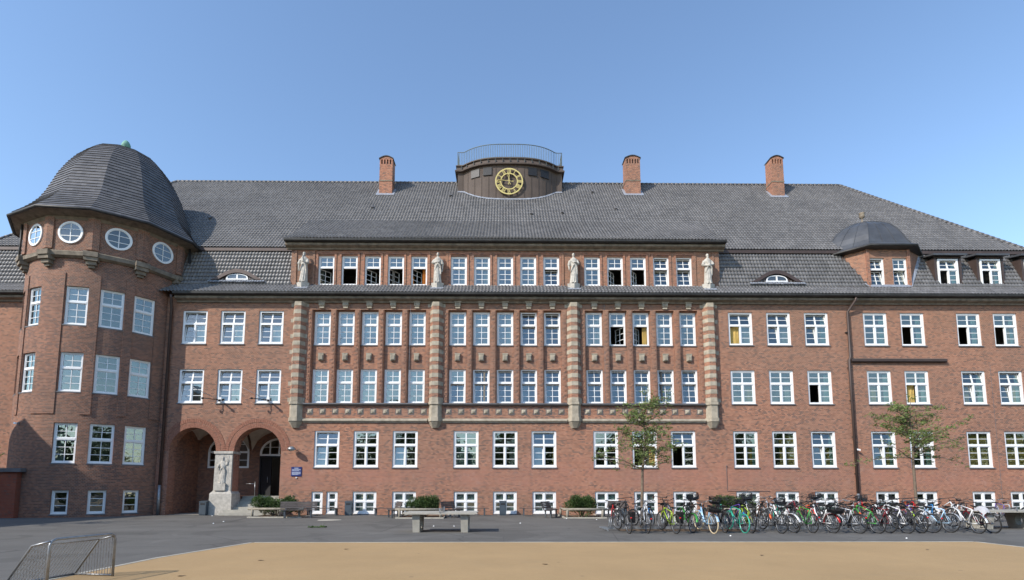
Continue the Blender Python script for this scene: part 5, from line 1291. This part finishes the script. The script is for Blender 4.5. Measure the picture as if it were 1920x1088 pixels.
# ================================================================== BICYCLES
def bmat(name, c, rough=.35, metal=.2): return plain('paint_'+name, c, rough, metal, .04, 2)
BC = {'black': (.018, .018, .02), 'dark grey': (.07, .075, .08), 'white': (.75, .75, .74), 'silver': (.45, .47, .5), 'red': (.5, .02, .02), 'dark red': (.2, .015, .025), 'pale blue': (.4, .6, .78), 'blue': (.03, .2, .5),
      'lime green': (.35, .5, .05), 'green': (.06, .32, .06), 'turquoise': (.05, .42, .3), 'orange': (.7, .12, .03), 'purple': (.12, .06, .35), 'brown': (.12, .06, .04)}
BM = {k: bmat(k.replace(' ', '_'), v) for k, v in BC.items()}
RUB = plain('tyre_rubber', (.025, .024, .023), .8, 0, .2, 8); CREAM = plain('cream_rubber', (.62, .5, .32), .7); CHR = plain('bright_metal', (.22, .23, .245), .4, .8, .1, 5)
RW_ = .335
def wheel_data():
    t = MB(); N = 32
    t.tube([(0, RW_*.965*cos(2*pi*k/N), RW_*.965*sin(2*pi*k/N)) for k in range(N)], .021, 8, closed=True); tyre = t.data('tyre', RUB)
    r = MB(); r.tube([(0, RW_*.89*cos(2*pi*k/N), RW_*.89*sin(2*pi*k/N)) for k in range(N)], .011, 6, closed=True)
    for k in range(18):
        a = 2*pi*k/18; s = .03 if k % 2 else -.03; r.tube([(s, .02*cos(a+.9), .02*sin(a+.9)), (0, RW_*.88*cos(a), RW_*.88*sin(a))], .0022, 3, cap=False)
    r.tube([(-.045, 0, 0), (.045, 0, 0)], .022, 8); rim = r.data('rim', CHR)
    return tyre, rim
TYRE, RIM = wheel_data()
def geom(style):
    """bicycle points in the YZ plane, forward is +Y, rear axle at origin + z RW"""
    g = dict(ra=(0, 0, RW_), fa=(0, 1.06, RW_), bb=(0, .45, .28), st=(0, .27, .78), ht=(0, .88, .84), hb=(0, .93, .68))
    if style == 'mtb': g.update(st=(0, .3, .72), ht=(0, .86, .82), hb=(0, .9, .7))
    return g
FR = {}
def frame_data(style):
    if style in FR: return FR[style]
    g = geom(style); f = MB(); r = .017
    if style == 'step':
        f.tube([g['ht'], (0, .8, .6), (0, .66, .4), (0, .54, .3), g['bb']], .021, 8); f.tube([g['hb'], (0, .78, .52), (0, .62, .36), (0, .42, .42)], .013, 6)
    else:
        f.tube([g['ht'], g['st']], r, 8); f.tube([g['hb'], g['bb']], .021 if style == 'mtb' else r, 8)
    f.tube([g['bb'], g['st']], r, 8); f.tube([g['ht'], g['hb']], .022, 8)
    for s in (-1, 1):
        f.tube([(s*.02, .45, .28), (s*.05, 0, RW_)], .009, 6); f.tube([(s*.015, .29, .72), (s*.05, 0, RW_)], .008, 6)
    fd = f.data('frame', BM['black'])
    k = MB()   # fork
    for s in (-1, 1): k.tube([(s*.05, 1.06, RW_), (s*.05, .97, .6), (s*.03, .95, .66)], .011, 6)
    k.box(-.055, .055, .92, .965, .655, .685); kd = k.data('fork', BM['black'])
    h = MB()   # handlebar
    z = 1.0 if style != 'mtb' else .97; hy = .84
    h.tube([g['ht'], (0, hy+.02, z-.03)], .014, 6)
    if style == 'mtb': h.tube([(-.32, hy-.05, z+.01), (-.1, hy+.02, z), (.1, hy+.02, z), (.32, hy-.05, z+.01)], .012, 6)
    else: h.tube([(-.27, hy-.2, z+.06), (-.26, hy-.06, z+.08), (-.1, hy+.04, z), (.1, hy+.04, z), (.26, hy-.06, z+.08), (.27, hy-.2, z+.06)], .012, 6)
    for s in (-1, 1):
        x, y = (.32, hy-.05) if style == 'mtb' else (.27, hy-.2)
        h.tube([(s*(x-.1 if style == 'mtb' else x), y+(.015 if style == 'mtb' else .1), z+.02+(0 if style == 'mtb' else .045)), (s*x, y, z+.01+(0 if style == 'mtb' else .05))], .018, 6)
        h.tube([(s*.2, hy+.0, z), (s*.27, hy+.06, z-.04)], .006, 4)
    hd_ = h.data('handlebar', BM['black'])
    q = MB()   # saddle
    z = .93 if style != 'mtb' else .9
    q.mesh([(-.075, .1, z), (.075, .1, z), (.05, .24, z-.005), (-.05, .24, z-.005), (-.018, .38, z), (.018, .38, z), (-.06, .12, z-.05), (.06, .12, z-.05), (-.012, .36, z-.035), (.012, .36, z-.035), (-.04, .24, z-.045), (.04, .24, z-.045)],
           [(0, 1, 2, 3), (3, 2, 5, 4), (1, 0, 6, 7), (0, 3, 10, 6), (3, 4, 8, 10), (2, 1, 7, 11), (5, 2, 11, 9), (4, 5, 9, 8), (6, 10, 11, 7), (10, 8, 9, 11)])
    q.tube([g['st'], (0, g['st'][1]-.03, z-.04)], .013, 6); sd_ = q.data('saddle', BM['black'])
    c = MB(); c.lathe([(0, 0), (.085, 0), (.085, .006), (0, .006)], (0, 0, 0), 16); c.v = [(z_+.05, .45+x_, .28+y_) for x_, y_, z_ in c.v]
    c.tube([(.065, .45, .28), (.07, .5, .12)], .01, 5); c.tube([(-.065, .45, .28), (-.07, .4, .44)], .01, 5); c.tube([(-.065, .45, .28), (.065, .45, .28)], .015, 6)
    c.box(.075, .16, .46, .54, .105, .125); c.box(-.16, -.075, .36, .44, .435, .455); cd = c.data('crankset', BM['dark grey'])
    n = MB(); n.tube([(.052, .45, .365), (.052, 0, RW_+.035)], .004, 3); n.tube([(.052, .45, .195), (.052, 0, RW_-.035)], .004, 3); nd = n.data('chain', BM['dark grey'])
    FR[style] = (fd, kd, hd_, sd_, cd, nd); return FR[style]
def mud(cy, a0, a1):
        m = MB(); N = 12; P = [(cy-(RW_+.03)*cos(a0+(a1-a0)*k/N)*(1), RW_+(RW_+.03)*sin(a0+(a1-a0)*k/N)) for k in range(N+1)]
        for (ay, az), (by, bz) in zip(P, P[1:]): m.quad((-.028, ay, az), (.028, ay, az), (.028, by, bz), (-.028, by, bz)); m.quad((-.028, ay, az), (-.028, by, bz), (-.036, by, bz-.012), (-.036, ay, az-.012)); m.quad((.028, by, bz), (.028, ay, az), (.036, ay, az-.012), (.036, by, bz-.012))
        return m.data('mudguard', BM['black'])
MUDS = [mud(0, R(20), R(190)), mud(1.06, R(-5), R(150))]
def rack_d():
    m = MB()
    for s in (-1, 1): m.tube([(s*.06, .22, .74), (s*.06, -.2, .74)], .007, 5); m.tube([(s*.06, -.12, .74), (s*.055, 0, RW_)], .006, 5)
    for y in (-.2, -.06, .08): m.tube([(-.06, y, .74), (.06, y, .74)], .006, 5)
    return m.data('carrier', BM['dark grey'])
CAR = rack_d()
def basket_d(front):
    m = MB(); y0, y1, z0, z1 = (1.0, 1.28, .82, 1.06) if front else (-.32, .08, .75, .98); x = .19
    for z, e in ((z0, .03), (z1, 0), ((z0+z1)/2, .015)): m.tube([(-x+e, y0+e, z), (x-e, y0+e, z), (x-e, y1-e, z), (-x+e, y1-e, z)], .008, 4, closed=True)
    for k in range(9):
        t = k/8; X = -x+2*x*t; Y = y0+(y1-y0)*t
        for y in (y0, y1): m.tube([(X*.85, y+(.03 if y == y0 else -.03), z0), (X, y, z1)], .006, 4)
        for xx in (-x, x): m.tube([(xx*.85, Y, z0), (xx, Y, z1)], .006, 4)
        m.tube([(X*.85, y0+.03, z0), (X*.85, y1-.03, z0)], .005, 4)
    m.box(-x+.04, x-.04, y0+.04, y1-.04, z0+.005, z0+.09)
    return m.data('basket', BM['black'])
BASK = {True: basket_d(True), False: basket_d(False)}
def pannier_d():
    m = MB(); m.box(.07, .2, -.18, .16, .38, .74); m.box(.068, .21, -.19, .17, .66, .76); return m.data('pannier', BM['black'])
PAN = pannier_d()
def cover_d():
    m = MB(); N = 10
    for i in range(N):
        for j in range(N):
            P = []
            for a, b in ((i, j), (i+1, j), (i+1, j+1), (i, j+1)):
                u, v = a/N*2-1, b/N*2-1; P.append((u*.15, -.1+v*.24, .97-.22*(abs(u)**2.5+abs(v)**3)*.7+.015*sin(a*2+b*1.7)))
            m.quad(*P, smooth=True)
    return m.data('cloth_cover', M['dustcloth'])
COV = cover_d()
def mset(o, mat):
    for sl_ in o.material_slots: sl_.link = 'OBJECT'; sl_.material = mat
def bicycle(x, y, rz, color, style, label, feats=(), lean=0., z=0., tyre=None, steer=0, pitch=0.):
    t = tag(empty('bicycle', (x, y, z), 0), label, 'bicycle', 'bicycles parked in the racks'); t.rotation_euler = (R(pitch), R(lean), rz); t.scale = (1.07, 1.07, 1.07)
    fd, kd, hd_, sd_, cd, nd = frame_data(style); m = BM[color]
    mset(place('frame', fd, t), m); place('saddle', sd_, t); place('crankset', cd, t); place('chain', nd, t)
    piv = Vector((0, .95, 0)); S_ = Matrix.Translation(piv) @ Matrix.Rotation(R(steer), 4, 'Z') @ Matrix.Translation(-piv)
    for ax in (0, 1.06):
        w_ = empty('wheel', (0, ax, RW_), 0, t); ty = place('tyre', TYRE, w_); place('rim', RIM, w_)
        if tyre and (tyre != 'green'): mset(ty, CREAM)
        if tyre == 'green': mset(ty, BM['turquoise'])
        if ax and steer: w_.matrix_local = S_ @ Matrix.Translation((0, ax, RW_))
    k_ = place('fork', kd, t); mset(k_, m); h_ = place('handlebar', hd_, t)
    if style == 'step' or color in ('silver',): mset(h_, CHR)
    if steer: k_.matrix_local = S_; h_.matrix_local = S_
    for f in feats:
        if f == 'mud': [place('mudguard', q_, t) for q_ in MUDS]
        elif f.startswith('mud:'): [mset(place('mudguard', q_, t), BM[f[4:]]) for q_ in MUDS]
        elif f == 'car': place('carrier', CAR, t)
        elif f == 'fb': place('basket', BASK[True], t)
        elif f == 'rb': place('basket', BASK[False], t)
        elif f == 'pan': place('pannier', PAN, t)
        elif f == 'cover': place('cloth_cover', COV, t)
        elif f == 'seat:orange': mset([c for c in COL.objects if c.parent == t and c.name.startswith('saddle')][0], BM['orange'])
        elif f.startswith('bottle'):
            q = MB(); q.lathe([(0, 0), (.035, 0), (.035, .16), (.02, .19), (.02, .22), (0, .22)], (0, 0, 0), 10); b = q.build('bottle', BM[f[7:]], t, (0, .62, .42)); b.rotation_euler = (R(-38), 0, 0)
        elif f == 'light':
            q = MB(); q.lathe([(0, 0), (.03, .01), (.035, .05), (0, .06)], (0, -.32, .55), 8); q.build('rear_light', BM['red'], t)
    return t
# front row: (x, colour, style, features, tyre, steer, label)
ROW1 = [(4.66, 'dark grey', 'mtb', ('pan', 'light'), None, 10, 'dark grey mountain bicycle with a side bag at the left end of the front row'),
 (5.42, 'silver', 'city', ('mud', 'car', 'light'), None, -8, 'silver city bicycle with carrier and red rear light, second in the front row'),
 (6.27, 'lime green', 'mtb', ('pan', 'light'), None, 6, 'lime green mountain bicycle with a big black pannier bag'),
 (7.1, 'black', 'city', ('mud:green', 'car'), None, -12, 'black bicycle with bright green mudguards beside the lime green one'),
 (7.7, 'pale blue', 'step', ('mud:pale blue', 'car', 'rb'), 'cream', 4, 'pale blue step-through bicycle with cream tyres and rear basket'),
 (8.45, 'black', 'city', ('mud', 'car', 'fb'), None, 14, 'black city bicycle with a front basket between the pale blue and turquoise ones'),
 (8.95, 'turquoise', 'city', ('light',), 'green', -5, 'turquoise bicycle with turquoise-green tyres'),
 (9.4, 'lime green', 'mtb', ('bottle:blue',), None, 8, 'lime green mountain bicycle with a blue bottle beside the empty rack slots'),
 (10.3, 'dark grey', 'mtb', ('bottle:orange',), None, -6, 'dark grey mountain bicycle with orange bottle, right of the empty rack slots'),
 (11.05, 'white', 'step', ('mud:white', 'car'), None, 10, 'white step-through bicycle with white mudguards in the middle of the front row'),
 (11.65, 'green', 'city', ('light',), None, -10, 'dark green bicycle squeezed between the two white step-through ones'),
 (12.35, 'white', 'step', ('mud:red', 'car', 'rb'), None, 5, 'white step-through bicycle with bright red mudguards and rear basket'),
 (13.15, 'silver', 'city', ('mud', 'light'), None, 12, 'silver bicycle with black mudguards right of the red and white one'),
 (13.95, 'green', 'mtb', ('bottle:orange',), None, -8, 'green mountain bicycle with an orange bottle on its frame'),
 (14.55, 'dark red', 'city', ('mud', 'car'), None, 6, 'dark red city bicycle with a carrier right of the green mountain bicycle'),
 (15.05, 'white', 'city', ('car',), None, -4, 'white city bicycle with a bare carrier beside the dark red one'),
 (15.75, 'black', 'mtb', ('light',), None, 9, 'black mountain bicycle with thick tyres left of the yellow-green bottle'),
 (16.3, 'silver', 'mtb', ('bottle:lime green', 'light'), None, -9, 'silver mountain bicycle with a yellow-green bottle'),
 (16.95, 'pale blue', 'city', ('mud:silver', 'car'), None, 5, 'pale blue bicycle with silver mudguards near the right end'),
 (17.6, 'white', 'city', ('mud:white', 'cover'), None, 8, 'white bicycle with a pale cloth draped over its saddle near the right end'),
 (18.25, 'dark red', 'mtb', (), None, -4, 'dark red and black mountain bicycle at the far right end of the front row')]
for i, (x, c, s, f, ty, stv, lab) in enumerate(ROW1):
    rnd = random.Random(i+50); bicycle(x+rnd.uniform(-.1, .1), 20.2+rnd.uniform(-.3, .25), R(rnd.uniform(-3, 14)), c, s, lab, f, rnd.uniform(-9, 9), 0, ty, stv, (9.5 if i % 2 else 4))
ROW2 = [(4.75, 'red', 'mtb', ('rb',), 'red mountain bicycle with a rear basket facing the camera at the left end'),
 (5.15, 'black', 'mtb', (), 'black mountain bicycle facing the camera just left of the young tree trunk'),
 (6.35, 'blue', 'mtb', (), 'blue mountain bicycle in the back row just right of the young tree trunk'),
 (6.9, 'black', 'city', ('mud',), 'black bicycle in the back row behind the lime green one with pannier'),
 (7.35, 'white', 'city', ('mud:white',), 'white bicycle in the back row left of the pale blue front one'),
 (8.1, 'brown', 'city', ('car', 'fb'), 'brown bicycle with front basket in the back row behind the pale blue one'),
 (8.75, 'dark grey', 'mtb', ('mud',), 'dark grey bicycle in the back row behind the black one with basket'),
 (9.35, 'turquoise', 'mtb', (), 'turquoise mountain bicycle in the back row in front of the fourth bush'),
 (9.95, 'purple', 'city', ('mud',), 'purple bicycle in the back row behind the second lime green one'),
 (10.75, 'white', 'city', ('fb',), 'white bicycle with a front basket in the back row behind the orange bottle'),
 (11.15, 'brown', 'mtb', (), 'brown mountain bicycle in the back row behind the plain white step-through'),
 (11.6, 'silver', 'city', ('mud:silver',), 'silver bicycle in the back row near the middle of the rack'),
 (12.05, 'turquoise', 'city', ('mud', 'fb'), 'turquoise bicycle with front basket in the back row behind the green one'),
 (12.5, 'dark red', 'city', (), 'dark red bicycle in the back row behind the red and white step-through'),
 (12.95, 'orange', 'mtb', (), 'orange mountain bicycle in the back row near the middle'),
 (13.4, 'black', 'city', ('mud', 'fb'), 'black bicycle with front basket in the back row behind the silver one'),
 (13.9, 'dark grey', 'city', ('seat:orange',), 'dark grey bicycle with an orange saddle in the back row'),
 (14.45, 'black', 'mtb', (), 'black mountain bicycle in the back row left of the right downpipe'),
 (14.95, 'silver', 'mtb', (), 'silver mountain bicycle in the back row behind the dark red city one'),
 (15.5, 'red', 'city', ('mud',), 'red bicycle with black mudguards in the back row right of the downpipe'),
 (16.05, 'white', 'mtb', ('bottle:red',), 'white mountain bicycle with a red bottle in the back row'),
 (16.6, 'black', 'city', ('mud', 'rb'), 'black bicycle with a rear basket in the back row left of the second young tree'),
 (17.2, 'purple', 'mtb', (), 'purple mountain bicycle in the back row behind the silver mountain one'),
 (17.85, 'red', 'mtb', ('light',), 'bright red mountain bicycle in the back row beside the second young tree'),
 (18.5, 'blue', 'city', ('mud:white',), 'blue bicycle with white mudguards in the back row'),
 (19.2, 'white', 'mtb', (), 'white mountain bicycle in the back row standing above the draped one')]
for i, (x, c, s, f, lab) in enumerate(ROW2):
    rnd = random.Random(i+150); bicycle(x+rnd.uniform(-.12, .12), 23.7+rnd.uniform(-.3, .4), pi+R(rnd.uniform(-16, 12)), c, s, lab, f, rnd.uniform(-7, 7), 0, None, rnd.uniform(-25, 25), (17 if i % 2 else 6))
ROW2B = [(6.0, 'dark grey', 'city', ('mud',), 'dark grey bicycle standing against the young tree trunk'), (8.6, 'black', 'mtb', (), 'black mountain bicycle in the last line, left of the turquoise back one'),
 (10.4, 'black', 'city', ('mud', 'fb'), 'black bicycle with front basket in the last line, above the orange bottle'), (11.5, 'dark grey', 'mtb', (), 'dark grey mountain bicycle in the last line behind the brown one'),
 (12.7, 'black', 'mtb', (), 'black mountain bicycle in the last line, above the bright red mudguards'), (13.7, 'brown', 'city', ('mud', 'rb'), 'brown bicycle with rear basket in the last line behind the orange saddle'),
 (14.7, 'black', 'city', ('mud',), 'black bicycle in the last line beside the right downpipe'), (15.8, 'dark grey', 'city', ('fb',), 'dark grey bicycle with front basket in the last line behind the red back one'),
 (16.9, 'dark red', 'mtb', (), 'dark red mountain bicycle in the last line, left of the second young tree'), (18.2, 'black', 'mtb', (), 'black mountain bicycle in the last line, right of the second young tree')]
for i, (x, c, s, f, lab) in enumerate(ROW2B):
    rnd = random.Random(i+450); bicycle(x, 24.9+rnd.uniform(-.3, .3), pi+R(rnd.uniform(-25, 25)), c, s, lab, f, rnd.uniform(-8, 8), 0, None, rnd.uniform(-25, 25), (12 if i % 2 else 3))
ROW3 = [(21.1, 'black', 'city', ('seat:orange', 'rb'), 'black bicycle with an orange saddle and basket by the wall on the right'), (22.9, 'dark grey', 'mtb', (), 'dark grey mountain bicycle by the wall behind the white front one'),
 (24.0, 'white', 'mtb', (), 'white mountain bicycle by the wall above the right table'), (25.0, 'silver', 'city', ('mud',), 'silver bicycle by the wall above the right table'),
 (25.9, 'purple', 'city', (), 'purple bicycle by the wall near the right edge'), (26.8, 'white', 'city', ('mud', 'fb'), 'white bicycle with a basket by the wall at the right edge')]
for i, (x, c, s, f, lab) in enumerate(ROW3):
    rnd = random.Random(i+350); bicycle(x, 27.4+rnd.uniform(-.2, .3), R(rnd.uniform(-20, 30))+(pi if i % 2 else 0), c, s, lab, f, rnd.uniform(-6, 6), 0, None, rnd.uniform(-15, 15))
# the racks themselves
def hoop_data():
    m = MB()
    for s in (-1, 1):
        m.tube([(s*.04, 0, .08), (s*.04, -.06, .3), (s*.04, -.03, .48), (s*.04, .08, .5), (s*.04, .13, .3), (s*.04, .1, .08)], .009, 6)
    return m.data('wheel_hoop', M['galv'])
HOOP = hoop_data()
for x0, x1, lab in ((3.95, 9.75, 'galvanised bicycle rack at the left end of the row, under the first young tree'), (9.95, 14.2, 'galvanised bicycle rack in the middle of the row, with empty slots at its left'), (14.4, 18.9, 'galvanised bicycle rack at the right end of the row')):
    rk_ = tag(empty('bicycle_rack', ((x0+x1)/2, 21.9, 0)), lab, 'bicycle rack', 'galvanised bicycle racks'); hw = (x1-x0)/2
    for y in (-.35, .35):
        q = MB(); q.box(-hw, hw, y-.025, y+.025, .06, .11); q.build('base_rail', M['galv'], rk_)
    for x in (-hw+.15, hw-.15):
        q = MB(); q.box(x-.02, x+.02, -.7, .7, .02, .06); q.box(x-.02, x+.02, -.7, -.66, 0, .02); q.box(x-.02, x+.02, .66, .7, 0, .02); q.build('foot', M['galv'], rk_)
    n = int(2*hw/.42)
    for k in range(n):
        x = -hw+.3+k*.42; place('wheel_hoop', HOOP, rk_, (x, -.4, 0), 0); place('wheel_hoop', HOOP, rk_, (x+.2, .4, 0), pi)
o = sheet('tree_pit', [(4.6, 21.2), (10, 20.9), (10, 23.2), (4.7, 23.2)], .009, M['soil'])
